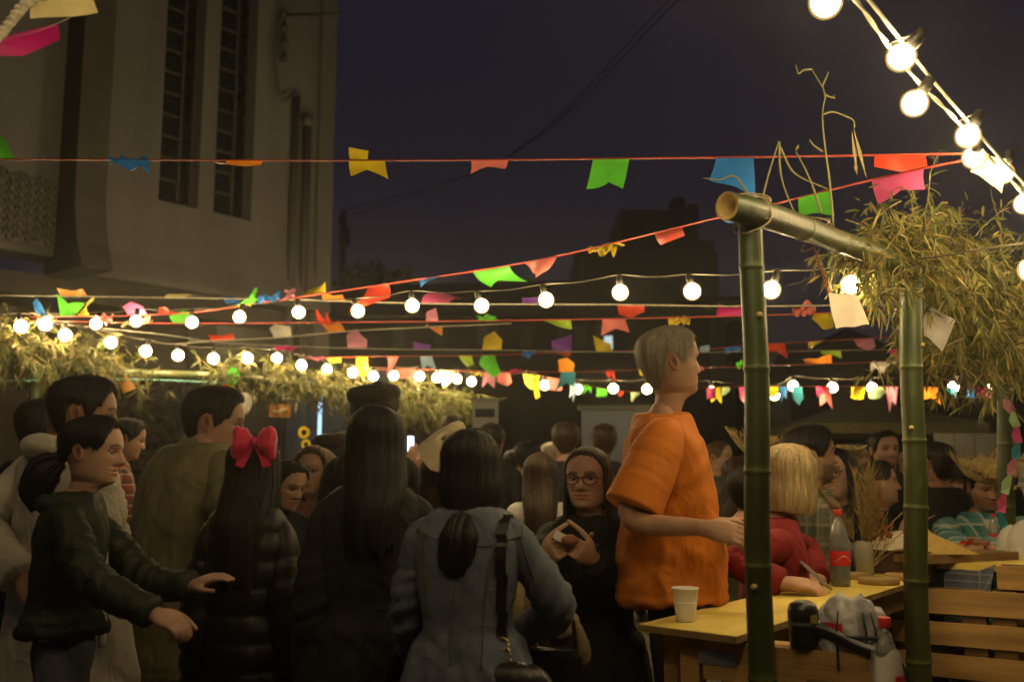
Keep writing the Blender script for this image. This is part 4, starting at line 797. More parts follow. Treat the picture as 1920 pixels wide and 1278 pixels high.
def beam(label, pts, r0, r1, seed, inter=.36):
    o = thing('bamboo_beam', label, 'bamboo beam', group='bamboo beams of the stalls'); mb = MB(); P = [at(*p) for p in pts]; nd, Q = culm(mb, P, r0, r1, inter, seed); V = mb.v[-1].reshape(-1, 22, 3); mb.build('stem', bam, o, vcol=True)
    e = V[0]; cen = e.mean(0); dr = V[3].mean(0) - cen; dr /= np.linalg.norm(dr); mb = MB(); mb.loft([e - dr * .001, cen + (e - cen) * .76 - dr * .001, cen + (e - cen) * .72 + dr * .16, cen + (e - cen) * .02 + dr * .16], False); mb.build('cut_end', bamin, o); return o, Q
B1o, B1q = beam('thick bamboo beam with a hollow sawn end lying on the nearest posts', [(1366, 386, 2.72), (1440, 404, 2.86), (1560, 448, 3.35), (1700, 500, 3.9), (1850, 575, 4.9), (1915, 612, 5.6)], .041, .036, 11)
def wrap(px, py, Yp, r, n, label, axis=None, seed=1, parent=None):
    mb = MB(); c_ = at(px, py, Yp); r_ = np.random.default_rng(seed)
    for k_ in range(n):
        th = np.linspace(0, 2 * np.pi, 28); T = rotm(r_.uniform(-8, 8), r_.uniform(-35, 35), r_.uniform(-35, 35)); mb.tube(np.stack([np.cos(th) * r * 1.08, np.sin(th) * r * 1.08, np.zeros(28)], 1) @ T.T + c_ + [0, 0, r_.normal(0, .022)], .0022, 5)
    return tag(mb.build('twine_lashing', twine), label, 'twine', 'twine lashings')
wrap(1410, 402, 2.83, .052, 11, 'pale twine wound round the joint of the nearest post and the hollow beam end'); wrap(1706, 530, 3.9, .052, 6, 'twine wound round the top of the second bamboo post', seed=4); wrap(1528, 440, 3.3, .05, 4, 'red-brown twine round the beam above the hanging paper', seed=6)

# leaves: hanging bamboo twigs, narrow leaves drooping from thin stems
def foliage(name, label, pts, n, spread, ln, seed, cols, lm, down=.6, up=.25, leaf=(.07, .12), per=(8, 16), dens=None, ht=(0, 0), droop=.16):
    o = thing(name, label, 'foliage'); r_ = np.random.default_rng(seed); P = spline([at(*p) for p in pts], 100); LV, LF, LC = [], [], []; tw = MB(); c0 = 0
    for i in range(n):
        t = r_.random() if dens is None else np.interp(r_.random(), dens[0], dens[1]); b = P[int(t * 99)] + r_.normal(0, 1, 3) * spread * np.array([1, 1, .6]) + [0, 0, r_.uniform(*ht)]
        sg = -1 if r_.random() < down else 1; d = r_.normal(0, .8, 3); d[2] = sg * abs(r_.normal(.5, .45)) * (1 if sg < 0 else up * 3); d /= np.linalg.norm(d); L = ln * r_.uniform(.4, 1.25); m = 7; q = [b]
        for k_ in range(m):
            q.append(q[-1] + d * L / m); d = d + np.array([0, 0, -droop]) + r_.normal(0, .13, 3); d /= np.linalg.norm(d)
        q = np.array(q)
        if i % 2 == 0: tw.tube(q, np.linspace(.0035, .0012, len(q)), 4, False)
        nl = r_.integers(*per)
        for k_ in range(nl):
            f = r_.uniform(.15, 1); x = f * m; j = min(int(x), m - 1); p = q[j] + (q[j + 1] - q[j]) * (x - j); ax = (q[j + 1] - q[j]) / np.linalg.norm(q[j + 1] - q[j])
            ld = ax * .7 + r_.normal(0, .6, 3) + [0, 0, -.35]; ld /= np.linalg.norm(ld); s_ = np.cross(ld, r_.normal(0, 1, 3)); s_ /= np.linalg.norm(s_); nn = np.cross(s_, ld); l_ = r_.uniform(*leaf); w = l_ * r_.uniform(.035, .11)
            dr = np.array([0, 0, -1]) * l_ * r_.uniform(.05, .3)
            LV += [p, p + ld * l_ * .35 + s_ * w, p + ld * l_ * .35 - nn * w * .4 + dr * .3, p + ld * l_ * .35 - s_ * w, p + ld * l_ * .75 + s_ * w * .7 + dr * .7, p + ld * l_ * .75 - s_ * w * .7 + dr * .7, p + ld * l_ + dr * 1.3]
            LF += [(c0, c0 + 1, c0 + 2), (c0, c0 + 2, c0 + 3), (c0 + 1, c0 + 4, c0 + 2), (c0 + 2, c0 + 4, c0 + 5), (c0 + 2, c0 + 5, c0 + 3), (c0 + 4, c0 + 6, c0 + 5)]; c0 += 7
            cc = np.array(cols[r_.integers(len(cols))]) * r_.uniform(.65, 1.3); LC += [cc] * 7
    mb = MB(); mb.add(np.array(LV), LF, np.array(LC)); lo_ = mb.build('leaves', lm, o, False, True); lo_['kind'] = 'stuff'; tw.build('twigs', mat('twig', (.20, .17, .06), .7), o); return o
leafm = mat('bamboo_leaf', (1, 1, 1), .5, .06, 8, vcol=True, trans=.35, spec=.3)
gcol = [(.115, .13, .026), (.16, .155, .034), (.22, .185, .048), (.08, .10, .02), (.30, .235, .075)]; ycol = [(.10, .105, .024), (.15, .13, .034), (.07, .085, .018), (.21, .165, .055), (.05, .062, .013)]
foliage('bamboo_foliage', 'big drooping mass of olive bamboo leaves over the right stall', [(1625, 462, 3.62), (1700, 490, 3.9), (1850, 545, 4.6), (1960, 585, 5.2)], 720, .09, .25, 21, gcol, leafm, .55, .4, droop=.09, leaf=(.032, .082), dens=([0, .1, .5, 1], [0, .16, .55, 1]), ht=(-.07, .13))
foliage('bamboo_foliage', 'hanging fringe of bamboo leaves at the right edge below the big mass', [(1775, 590, 4.3), (1850, 640, 4.8), (1940, 620, 5.0)], 230, .13, .27, 22, gcol, leafm, .8, .3, droop=.12, leaf=(.03, .08), ht=(-.16, .08))
foliage('leaf_garland', 'yellowish leaf garland heaped on the left end of the left stall', [(-60, 640, 6.9), (60, 665, 7.3), (160, 690, 7.7), (250, 705, 8.0)], 230, .09, .25, 23, ycol, leafm, .5, .5, droop=.07, leaf=(.06, .13), ht=(-.06, .10))
foliage('leaf_garland', 'yellowish leaf garland along the middle of the left stall beam above the pink bow', [(410, 705, 8.5), (500, 715, 8.9), (620, 725, 9.4), (690, 732, 9.7)], 230, .08, .23, 24, ycol, leafm, .5, .45, droop=.07, leaf=(.06, .13), ht=(-.06, .10))
foliage('leaf_garland', 'greener leaf fringe hanging at the right end of the left stall', [(690, 735, 9.7), (780, 742, 10.1), (870, 745, 10.5)], 230, .08, .34, 25, [(.11, .12, .028), (.16, .15, .042), (.08, .095, .022)], leafm, .75, .3, leaf=(.07, .13), ht=(-.16, .08))
# bare twigs standing up at the beam end
twm = mat('bare_twig', (.22, .20, .075), .7)
bt = thing('bare_twigs', 'bare twigs standing up from the hollow beam end into the sky', 'twigs'); 
for pl in ([(1428, 378), (1440, 330), (1460, 265)], [(1461, 266), (1463, 320), (1475, 365), (1500, 420)], [(1462, 275), (1490, 325), (1552, 355)], [(1562, 425), (1557, 355), (1545, 260), (1542, 210), (1548, 178), (1540, 160), (1522, 130)], [(1522, 130), (1505, 132), (1497, 138), (1492, 122)], [(1541, 162), (1549, 146), (1553, 135)], [(1548, 178), (1556, 182), (1566, 184)], [(1542, 215), (1560, 210), (1580, 216), (1600, 226), (1602, 240)], [(1543, 285), (1525, 272), (1518, 262)], [(1410, 378), (1378, 331), (1350, 337), (1318, 334)], [(1540, 400), (1520, 340), (1492, 283)]):
    mb = MB(); mb.tube(spline([at(x, y, 3.1) for x, y in pl], 16), np.linspace(.004, .002, 16), 6); mb.build('twig', twm, bt)
dlm = mat('dry_leaf', (.3, .25, .1), .6, trans=.3)
for (x, y, dx, dy) in ((1597, 245, 10, 80), (1600, 240, 25, 95), (1603, 300, 4, 28), (1497, 138, 6, -3), (1556, 184, 12, -8), (1498, 270, -6, 14)):
    a, b = at(x, y, 3.1), at(x + dx, y + dy, 3.12); m_ = (a + b) / 2; s_ = np.array([.006, 0, .001]); mb = MB(); mb.add([a, m_ + s_, m_ - s_, b], [(0, 1, 3), (0, 3, 2)]); mb.build('dry_leaf', dlm, bt, False)

# ------------------------------------------------------------------ left stall frame
L1o, _ = post(65, 800, 7.4, 690, .046, 31, 'bamboo post at the left edge, behind the hooded man', 0)
L2o, _ = post(432, 800, 8.6, 715, .042, 33, 'bamboo post behind the pink bow, tied with a green paper rosette', 0)
L3o, _ = post(655, 860, 9.6, 735, .036, 35, 'thin bamboo post in front of the blue container', 0)
L4o, _ = post(763, 880, 10.2, 742, .036, 37, 'thin bamboo post near the right end of the left stall', 0)
beam('bamboo beam of the left stall, bare between the two leaf garlands', [(-60, 672, 7.0), (65, 688, 7.4), (250, 700, 8.0), (432, 707, 8.6), (655, 728, 9.6), (880, 742, 10.5)], .042, .034, 41)
def paper(name, label, quad, Yp, m, cat, bend=.01, thick=True, group=None, string=None):
    q = [at(x, y, Yp) for x, y in quad]; n = 8; V = []
    for j in range(n + 1):
        for i in range(n + 1):
            u, v = i / n, j / n; p = (q[0] * (1 - u) + q[1] * u) * (1 - v) + (q[3] * (1 - u) + q[2] * u) * v; V.append(p + np.array([0, bend * math.sin(u * 4 + v * 3), .003 * math.sin(u * 9) * v]))
    mb = MB(); fc = [(j * (n + 1) + i, j * (n + 1) + i + 1, (j + 1) * (n + 1) + i + 1, (j + 1) * (n + 1) + i) for j in range(n) for i in range(n)]; mb.add(V, fc); o = tag(mb.build(name, m), label, cat, group)
    if string:
        mb = MB(); mb.tube(spline([at(*s_) for s_ in string], 12), .003, 5); mb.build('string', redr, o)
    return o
whitep = mat('white_paper', (.78, .72, .6), .8, .05, 12, .1, 30, trans=.4); greyp = mat('grey_paper', (.45, .42, .40), .8, trans=.3)
paper('hanging_paper', 'blank white sheet of paper hanging by a red string under the beam', [(1553, 548), (1604, 553), (1631, 608), (1568, 616)], 3.65, whitep, 'paper', string=[(1522, 444, 3.3), (1535, 492, 3.45), (1554, 550, 3.65)])
paper('hanging_paper', 'grey sheet of paper half hidden by leaves beside the second post', [(1733, 565), (1790, 600), (1768, 660), (1733, 628)], 4.05, greyp, 'paper')
paper('hanging_tag', 'narrow orange and white tag hanging at the right edge', [(1889, 680), (1899, 678), (1897, 714), (1888, 714)], 5.3, mat('orange_paper', (.8, .36, .08), .8, trans=.3), 'tag')
paper('hanging_tag', 'small white tag hanging from the left stall beside the container', [(654, 743), (663, 743), (663, 765), (656, 765)], 9.5, whitep, 'tag'); paper('hanging_tag', 'small cream card hanging in the dark at the right end of the left stall', [(813, 757), (834, 756), (834, 773), (813, 773)], 10.2, mat('cream_card', (.6, .5, .25), .8, trans=.3), 'tag')
paper('stall_sign', 'small orange sign with pale lettering on the left stall', [(505, 757), (546, 758), (544, 783), (504, 781)], 8.9, mat('orange_sign', (.62, .27, .05), .7, .3, 30), 'sign', .0)
mb = MB(); pts = []; 
for i, x in enumerate(np.linspace(512, 537, 26)): pts.append(at(x, 769 + (3.5 if i % 3 else -4) * math.sin(i * 1.9), 8.885))
mb.tube(spline(pts, 90), .0055, 5); so = bpy.data.objects['stall_sign']; mb.build('lettering', mat('sign_white', (.75, .65, .45), .7), so)
paper('paper_streamer', 'folded orange paper strip dangling under the left stall beam', [(212, 705), (238, 702), (255, 728), (232, 738)], 7.9, mat('orange_strip', (.55, .25, .06), .7, trans=.3), 'streamer', .02)
# rosette
o = thing('paper_rosette', 'green, red and white paper rosette tied to the left stall post', 'rosette', tuple(at(436, 712, 8.45)))
for j, (c_, dx, dz, s_) in enumerate((('g', 0, .03, .085), ('r', -.03, -.07, .07), ('y', -.0, -.06, .07), ('w', .06, -.12, .10))):
    mb = MB(); th = np.linspace(0, 2 * np.pi, 16, endpoint=False); mb.loft([np.stack([dx + np.cos(th) * s_ * a * .7, -.02 * j + np.sin(th) * .02 * a, dz + np.sin(th) * s_ * a + (.0 if a > .5 else .0)], 1) + np.array([dx * a, 0, -.03 * a * j]) for a in (.15, .6, 1, .8)]); mb.build('petal', FM[c_], o)
paper('paper_flag', 'pale yellow flag lit through by the bulb in the upper right corner', [(1848, 286), (1884, 300), (1880, 362), (1820, 322)], 3.3, FM['c'], 'flag')
# teal twisted cord under the beam
mb = MB(); Q = spline([at(-60, 712, 7.0), at(65, 713, 7.35), at(250, 711, 7.95), at(432, 718, 8.5)], 300); s_ = np.arange(300) * .8
mb.tube(Q + np.stack([0 * s_, np.cos(s_), np.sin(s_)], 1) * .004, .006, 5); tag(mb.build('teal_cord', mat('teal_cord', (.15, .42, .38), .6)), 'teal twisted cord strung under the left stall beam', 'cord')

# ------------------------------------------------------------------ tables and pallets of the right stall
ply = mat('table_plywood', (.78, .60, .14), .55, .13, 1.6, .15, 40, stretch=(1, 7, 1), detail=9); edge = mat('plywood_edge', (.26, .16, .06), .7, .2, 20)
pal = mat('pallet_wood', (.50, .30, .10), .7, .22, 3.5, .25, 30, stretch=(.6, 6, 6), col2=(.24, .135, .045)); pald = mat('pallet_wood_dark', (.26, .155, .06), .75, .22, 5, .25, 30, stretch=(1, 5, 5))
steel = mat('galvanised', (.30, .31, .31), .45, .2, 20, metal=.6)
def orient(d):
    d = np.array(d, float); d[2] = 0; d /= np.linalg.norm(d); return np.stack([d, [-d[1], d[0], 0], [0, 0, 1]], 1), math.atan2(d[1], d[0])
TZ = .84
Lc, Nc, Fc_ = on_z(1208, 1170, TZ), on_z(1380, 1192, TZ), on_z(1750, 1078, TZ)
RT, aT = orient(Fc_ - Nc); TD, TP = RT[:, 0], RT[:, 1]; TLn = (Fc_ - Nc) @ TD; TW = abs((Lc - Nc) @ TP) + .02
tb = thing('table', 'long plywood-topped table running back from the orange-shirted man', 'table', (Nc[0], Nc[1], 0), aT)
sk = ((Lc - Nc) @ TD)
mb = MB(); c4 = [np.array([0, 0]), np.array([TLn, 0]), np.array([TLn, TW]), np.array([sk, TW])]
mb.loft([np.array([(c[0], c[1], z) for c in c4]) for z in (TZ - .022, TZ)]); o = mb.build('table_top', ply, tb, False)
e = MB(); e.loft([np.array([(c[0] + (-.001 if k in (0, 3) else .001), c[1] + (-.001 if k < 2 else .001), z) for k, c in enumerate(c4)]) for z in (TZ - .021, TZ - .002)], False); e.build('table_edge', edge, o, False)
for x in (.12, TLn * .5, TLn - .1):
    for y in (.06, TW - .06):
        mb = MB(); mb.box((x + (sk if y > .1 and x < .2 else 0), y, (TZ - .025) / 2), (.06, .045, TZ - .025)); mb.build('leg', pal, tb, False)
for y in (.06, TW - .06):
    mb = MB(); mb.box((TLn / 2 + .05, y, TZ - .075), (TLn - .3, .025, .09)); mb.build('apron', pald, tb, False)
# pallet rail across the end of the table
A0, A1 = on_z(1268, 1192, .810), on_z(1652, 1228, .810); RP, aP = orient(A1 - A0); PL = np.linalg.norm((A1 - A0)[:2])
pl = thing('pallet_rail', 'low pallet-wood rail with steel brackets in front of the table end', 'pallet', (A0[0], A0[1], 0), aP); zt = .810
mb = MB(); mb.box((PL / 2 + .045, 0, zt - .058), (PL - .09, .024, .112)); mb.build('top_board', pal, pl, False)
mb = MB(); mb.box((PL / 2 + .02, .05, zt - .009), (PL, .075, .018)); mb.build('cap_board', pal, pl, False)
for x, w in ((.035, .06), (.2, .07), (.34, .085), (PL - .05, .05)):
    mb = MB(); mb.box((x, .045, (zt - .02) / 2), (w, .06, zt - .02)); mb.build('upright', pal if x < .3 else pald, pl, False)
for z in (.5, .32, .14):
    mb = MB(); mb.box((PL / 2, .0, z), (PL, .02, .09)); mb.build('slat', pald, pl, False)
for x, z, w, hh_ in ((.135, zt - .05, .115, .04), (PL - .10, zt - .125, .035, .09)):
    mb = MB(); mb.box((x, -.0135, z), (w, .003, hh_)); 
    for s_ in (-.35, .35): mb.ball((x + s_ * w, -.016, z + s_ * hh_ * .3), (.004, .002, .004), 8, 4)
    mb.build('bracket', steel, pl, False)
# slatted pallet at the end of the second table
B0 = at(1690, 1100, 4.42); dB = np.array([.808, -.50, 0]); RB, aB = orient(dB); B0 = on_z(1680, 1096, .80)
pb = thing('pallet', 'upright slatted pallet behind the second bamboo post', 'pallet', (B0[0], B0[1], 0), aB)
for k, z in enumerate((.74, .60, .46, .32, .18, .05)):
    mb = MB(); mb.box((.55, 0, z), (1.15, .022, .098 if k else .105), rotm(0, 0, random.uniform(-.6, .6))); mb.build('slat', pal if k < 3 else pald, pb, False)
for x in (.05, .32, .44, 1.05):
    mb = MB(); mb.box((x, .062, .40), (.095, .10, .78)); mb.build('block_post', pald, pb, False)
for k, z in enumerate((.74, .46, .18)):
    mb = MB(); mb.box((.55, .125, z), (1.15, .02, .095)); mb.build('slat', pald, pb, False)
# second table
T2 = on_z(1758, 1064, .90) + TD * .30; t2 = thing('table', 'second table with planks and food in front of the man in the straw hat', 'table', (T2[0], T2[1] + .02, 0), aT)
mb = MB(); mb.box((1.25, -.30, .885), (2.5, .74, .03)); mb.build('table_top', ply, t2, False)
for x in (.1, 2.4):
    for y in (-.62, .02):
        mb = MB(); mb.box((x, y, .435), (.06, .06, .87)); mb.build('leg', pald, t2, False)
p3 = thing('pallet', 'pallet boards at the far right edge beside the ribbon-wound post', 'pallet', tuple(on_z(1868, 1060, .9) * [1, 1, 0]), aB)
for k, z in enumerate((.85, .70, .55, .40, .25)):
    mb = MB(); mb.box((.5, 0, z), (1.0, .022, .10)); mb.build('slat', pal, p3, False)
for x in (.06, .6):
    mb = MB(); mb.box((x, .06, .45), (.09, .09, .9)); mb.build('block_post', pald, p3, False)

# ------------------------------------------------------------------ things on the tables
foam = mat('foam_cup', (.80, .76, .70), .55, .03, 20, sss=.1)
def put(px, py, z=TZ): p = on_z(px, py, z); return (p[0], p[1], z + .001)
cup = thing('foam_cup', 'white foam cup standing at the near end of the table', 'cup', put(1286, 1164))
mb = MB(); mb.lathe([(.0285, 0), (.030, .002), (.036, .055), (.0415, .098), (.0435, .100), (.0435, .104), (.0405, .104), (.035, .055), (.029, .004), (.001, .004)], seg=28); mb.build('shell', foam, cup)
mb = MB(); mb.lathe([(.0362, .054), (.0372, .056), (.0375, .06), (.0370, .0605)], seg=28, cap=False); mb.build('ring', foam, cup)
petm = mat('clear_plastic', (.88, .90, .86), .08, .02, 4, transm=.85, spec=.5); colam = mat('dregs', (.30, .24, .16), .2); redm = mat('label_red', (.62, .03, .03), .45, .1, 20); capm = mat('cap_red', (.65, .04, .03), .4)
swm = mat('label_white', (.8, .76, .7), .5)
def bottle(label, loc, s=1., fill=.3):
    o = thing('soda_bottle', label, 'bottle', loc); mb = MB(); pr = [(.030, 0), (.040, .006), (.042, .03), (.040, .06), (.0415, .10), (.042, .16), (.040, .19), (.030, .235), (.018, .27), (.0125, .285), (.0125, .30), (.0145, .302)]
    mb.lathe([(r * s, z * s) for r, z in pr] + [((r - .0015) * s, (z + .001) * s) for r, z in pr[::-1]], seg=24, cap=False); mb.build('shell', petm, o)
    mb = MB(); mb.lathe([(r * s * .94, z * s) for r, z in ((.03, .003), (.041, .03), (.039, .06), (.04, fill * .3))], seg=20); mb.build('drink', colam, o)
    mb = MB(); mb.lathe([(.0425 * s, .085 * s), (.0432 * s, .09 * s), (.0432 * s, .140 * s), (.0425 * s, .145 * s)], seg=28, cap=False); lb_ = mb.build('label', redm, o)
    mb = MB(); a = np.linspace(-2.6, -.6, 26); mb.tube(np.stack([np.cos(a) * .0437 * s, np.sin(a) * .0437 * s, (.112 + .012 * np.sin(a * 3.2)) * s], 1), np.interp(np.linspace(0, 1, 26), [0, .5, 1], [.001, .005, .0012]) * s, 6, flat=.3); mb.build('white_swash', swm, lb_)
    mb = MB(); mb.lathe([(.0155 * s, .290 * s), (.016 * s, .292 * s), (.016 * s, .312 * s), (.0145 * s, .315 * s)], seg=18); mb.build('cap', capm, o); return o
bottle('half-empty soda bottle with a red label and red cap standing on the long table', put(1577, 1098), 1.0, .52)
bottle('small soda bottle with a red label beside the man in the straw hat', put(1866, 1033, .90), .62, .4)
jar = thing('flower_jar', 'glass jar of dried grass plumes and orange flowers on the long table', 'vase', put(1622, 1078)); glassm = mat('jar_glass', (.55, .52, .38), .1, .1, 5, transm=.5)
mb = MB(); mb.lathe([(.035, 0), (.042, .004), (.043, .12), (.038, .15), (.034, .155), (.032, .15), (.040, .12), (.039, .008), (.001, .008)], seg=24); mb.build('glass', glassm, jar)
strawm = mat('dry_plume', (.44, .31, .12), .85, .25, 30); flw = mat('orange_flower', (.55, .17, .03), .7, .3, 40, trans=.2); flr = mat('rust_flower', (.42, .07, .025), .7, .3, 40, trans=.2)
r_ = np.random.default_rng(9)
for k, (dx, dz, ln, fat) in enumerate(((-.20, .38, .18, .034), (-.12, .30, .18, .045), (.01, .42, .32, .075), (-.03, .46, .24, .03), (.045, .36, .26, .065), (.20, .30, .1, .008), (.28, .22, .1, .006), (.32, .27, .1, .006), (.24, .12, .12, .012))):
    tip = np.array([dx, r_.normal(0, .04), dz]); b = np.array([dx * .08, 0, .02]); mid = (b + tip) / 2 + [-.02 * dx, 0, .04]; q = spline([b, mid, tip], 20); mb = MB(); mb.tube(q, .0016, 5); j0 = int(20 * (1 - ln / np.linalg.norm(tip - b) * .85)); j0 = max(j0, 5)
    for m_ in range(min(420, int(130 * fat / .02) + 30)):
        i = r_.integers(j0, 20); p = q[i]; d = (q[min(i + 1, 19)] - q[i - 1]); d /= np.linalg.norm(d); d = d + r_.normal(0, .35, 3); l_ = fat * r_.uniform(.8, 1.8); s_ = np.cross(d, r_.normal(0, 1, 3)); s_ = s_ / np.linalg.norm(s_) * .0016; mb.add([p - s_, p + s_, p + d * l_], [(0, 1, 2)])
    mb.build('plume', strawm, jar, False)
for k in range(26):
    c_ = np.array([r_.normal(.085, .035), r_.normal(0, .03), r_.uniform(.17, .36)]); mb = MB()
    for m_ in range(9):
        d = r_.normal(0, 1, 3); d /= np.linalg.norm(d); s_ = np.cross(d, r_.normal(0, 1, 3)); s_ = s_ / np.linalg.norm(s_) * .007; t_ = c_ + d * .022; mb.add([c_, c_ + d * .012 + s_, t_, c_ + d * .012 - s_], [(0, 1, 2, 3)])
    mb.build('flower', flr if c_[2] < .24 else flw, jar, False)
mb = MB()
for k in range(14): mb.tube(spline([(0, 0, .03), (.04 + .03 * r_.normal(), 0, .12), (.085 + r_.normal(0, .03), r_.normal(0, .02), r_.uniform(.18, .33))], 8), .0015, 4)
mb.build('stems', strawm, jar)
woodm = mat('wood_slice', (.34, .22, .09), .7, .2, 14, .1, 40)
for (px, py, s_, lb_) in ((1648, 1094, .085, 'round wooden slice in front of the flower jar'), (1600, 1084, .06, 'round wooden slice just left of the flower jar'), (1690, 1086, .07, 'round wooden slice half hidden by the second bamboo post')):
    mb = MB(); mb.lathe([(s_ * .97, 0), (s_, .003), (s_, .022), (s_ * .97, .025)], seg=26); o = tag(mb.build('wood_slice', woodm, loc=put(px, py)), lb_, 'wood slice', 'wooden slices on the table')
cr = thing('wooden_crate', 'low dark wooden crate on the far end of the long table', 'crate', put(1690, 1074), aT); dk = mat('dark_crate', (.07, .035, .018), .6, .2, 20)
for y in (-.15, .15):
    mb = MB(); mb.box((.12, y, .055), (.42, .014, .11)); mb.build('side', dk, cr, False)
for x in (-.085, .325):
    mb = MB(); mb.box((x, 0, .055), (.014, .284, .11)); mb.build('side', dk, cr, False)
mb = MB(); mb.box((.12, 0, .008), (.39, .28, .012)); mb.build('base', dk, cr, False)
fo = MB(); n = 22; V = []
for j in range(n + 1):
    for i in range(n + 1):
        u, v = i / n - .5, j / n - .5; V.append((u * .46, v * .33, .075 * (1 - (abs(2 * u)) ** 3) * (1 - abs(2 * v) ** 3) + .006 * math.sin(i * 2.3 + j) * math.sin(j * 1.7)))
fo.add(V, [(j * (n + 1) + i, j * (n + 1) + i + 1, (j + 1) * (n + 1) + i + 1, (j + 1) * (n + 1) + i) for j in range(n) for i in range(n)])
q = put(1690, 1074); fo_ = tag(fo.build('film_covered_food', mat('cling_film', (.74, .66, .48), .22, .1, 40, .5, 70, spec=.7), None, True, loc=(q[0] + TD[0] * .12, q[1] + TD[1] * .12, TZ + .113), rz=aT), 'pale food wrapped in shiny film on top of the dark crate', 'food')
bagp = MB(); bagp.ball((0, 0, .06), (.065, .06, .065), 18, 14); V = bagp.v[0]; bagp.v[0] = V + (.010 * sn(V, 60, 4))[:, None] * np.array([1, 1, .8])
tag(bagp.build('plastic_bag', mat('shiny_bag', (.5, .55, .58), .12, .15, 30, .4, 60, transm=.4, spec=.8), loc=put(1596, 1062)), 'crumpled shiny clear bag behind the soda bottle', 'bag')
for k, (px, py, L_, w_, lb_) in enumerate(((1790, 1050, .62, .2, 'thick wooden board lying at the near end of the second table'),)):
    q = put(px, py, .90); mb = MB(); mb.box((0, 0, .018), (L_, w_, .036)); tag(mb.build('serving_board', pald, None, False, loc=q, rz=aT - .5), lb_, 'board')
tri = thing('paper_fan', 'yellow folded paper fan lying on the second table beside the post', 'paper', put(1772, 1040, .938))
mb = MB(); mb.loft([np.array([(-.12, 0, z), (.16, .02, z), (-.10, .05, z + .12)]) for z in (0, .004)]); mb.build('fold', mat('yellow_paper', (.66, .46, .13), .7, .1, 30, trans=.2), tri, False)
mb = MB(); mb.loft([np.array([(-.13, .03, z + .02), (.02, .05, z + .02), (-.12, .09, z + .22)]) for z in (0, .004)]); mb.build('fold', MATS['yellow_paper'], tri, False)
fd = thing('food_plate', 'paper plate of food with a red napkin in front of the straw hat man', 'plate', put(1825, 1036, .90))
mb = MB(); mb.lathe([(.07, 0), (.09, .004), (.125, .016), (.127, .018), (.09, .008), (.001, .006)], seg=28); mb.build('plate', swm, fd)
mb = MB()
for k in range(5): mb.ball((r_.normal(0, .04), r_.normal(0, .04), .022), (.04, .03, .02), 10, 7, rotm(r_.uniform(0, 180)))
mb.build('food', mat('pastry', (.5, .28, .15), .6, .2, 40), fd)
mb = MB(); n = 8; V = [(i / n * .14 - .04, j / n * .12, .03 + .02 * math.sin(i) + .015 * math.cos(j * 1.3)) for j in range(n + 1) for i in range(n + 1)]
mb.add(V, [(j * (n + 1) + i, j * (n + 1) + i + 1, (j + 1) * (n + 1) + i + 1, (j + 1) * (n + 1) + i) for j in range(n) for i in range(n)]); mb.build('napkin', FM['r'], fd)
# blue checked cloth hung over the pallet
bc = MB(); n = 16; V = []; q0, q1, q2, q3 = at(1770, 1074, 4.66), at(1868, 1060, 4.52), at(1852, 1120, 4.52), at(1776, 1275, 4.66)
for j in range(n + 1):
    for i in range(n + 1):
        u, v = i / n, j / n; p = (q0 * (1 - u) + q1 * u) * (1 - v) + (q3 * (1 - u) + q2 * u) * v; V.append(p + np.array([0, .025 * math.sin(u * 9 + v) * (.3 + v), .01 * math.sin(u * 7)]))
bc.add(V, [(j * (n + 1) + i, j * (n + 1) + i + 1, (j + 1) * (n + 1) + i + 1, (j + 1) * (n + 1) + i) for j in range(n) for i in range(n)])
tag(bc.build('checked_cloth', plaid('blue_check', (.06, .075, .12), (.09, .10, .14), (.22, .22, .24), 190)), 'dark blue checked cloth hanging behind the slatted pallet', 'cloth')

# hair dryer, rucksack and small bottle on the rail
pr_ = on_z(1512, 1216, .810); hd = thing('hair_dryer', 'black hair dryer lying on the pallet rail with its cord hanging down', 'hair dryer', (pr_[0], pr_[1] + .02, .812), aP); blk = mat('black_plastic', (.012, .012, .012), .35, .1, 10, spec=.5)
mb = MB(); mb.lathe([(.034, 0), (.040, .004), (.041, .05), (.044, .085), (.043, .105), (.036, .122), (.02, .13), (.001, .131)], seg=28); mb.build('barrel', blk, hd)
mb = MB(); mb.lathe([(.0447, .062), (.0455, .064), (.0455, .07), (.0447, .072)], seg=28, cap=False); mb.build('ring', mat('grey_plastic', (.08, .08, .08), .4), hd)
mb = MB(); P = spline([(.02, -.005, .062), (.09, -.012, .045), (.16, -.02, .018), (.225, -.025, .004)], 14); mb.tube(P, np.interp(np.linspace(0, 1, 14), [0, .3, .8, 1], [.022, .021, .017, .012]), 14); mb.build('handle', blk, hd)
mb = MB(); mb.box((.038, -.026, .083), (.016, .012, .022)); mb.build('switch', mat('yellow_switch', (.3, .25, .06), .5), hd, False)
mb = MB(); mb.tube(spline([(.22, -.025, .004), (.265, -.03, -.005), (.285, -.035, -.06), (.288, -.03, -.16), (.28, 0, -.4), (.2, .0, -.7)], 30), .0045, 7); mb.build('cord', blk, hd)
pr_ = on_z(1580, 1215, .62); bp = thing('rucksack', 'white and grey rucksack with navy straps and a red patch behind the hair dryer', 'bag', (at(1592, 1100, 2.9)[0], 2.9, 0), aP)
wb = mat('white_nylon', (.62, .60, .58), .5, .08, 12, .2, 50); gb_ = mat('grey_nylon', (.30, .27, .27), .6, .1, 12, .2, 50); nv = mat('navy_webbing', (.015, .018, .035), .7)
ZB = lambda z: .735 + (z - .45) * .58
mb = MB(); rings = []; th = np.linspace(0, 2 * np.pi, 32, endpoint=False)
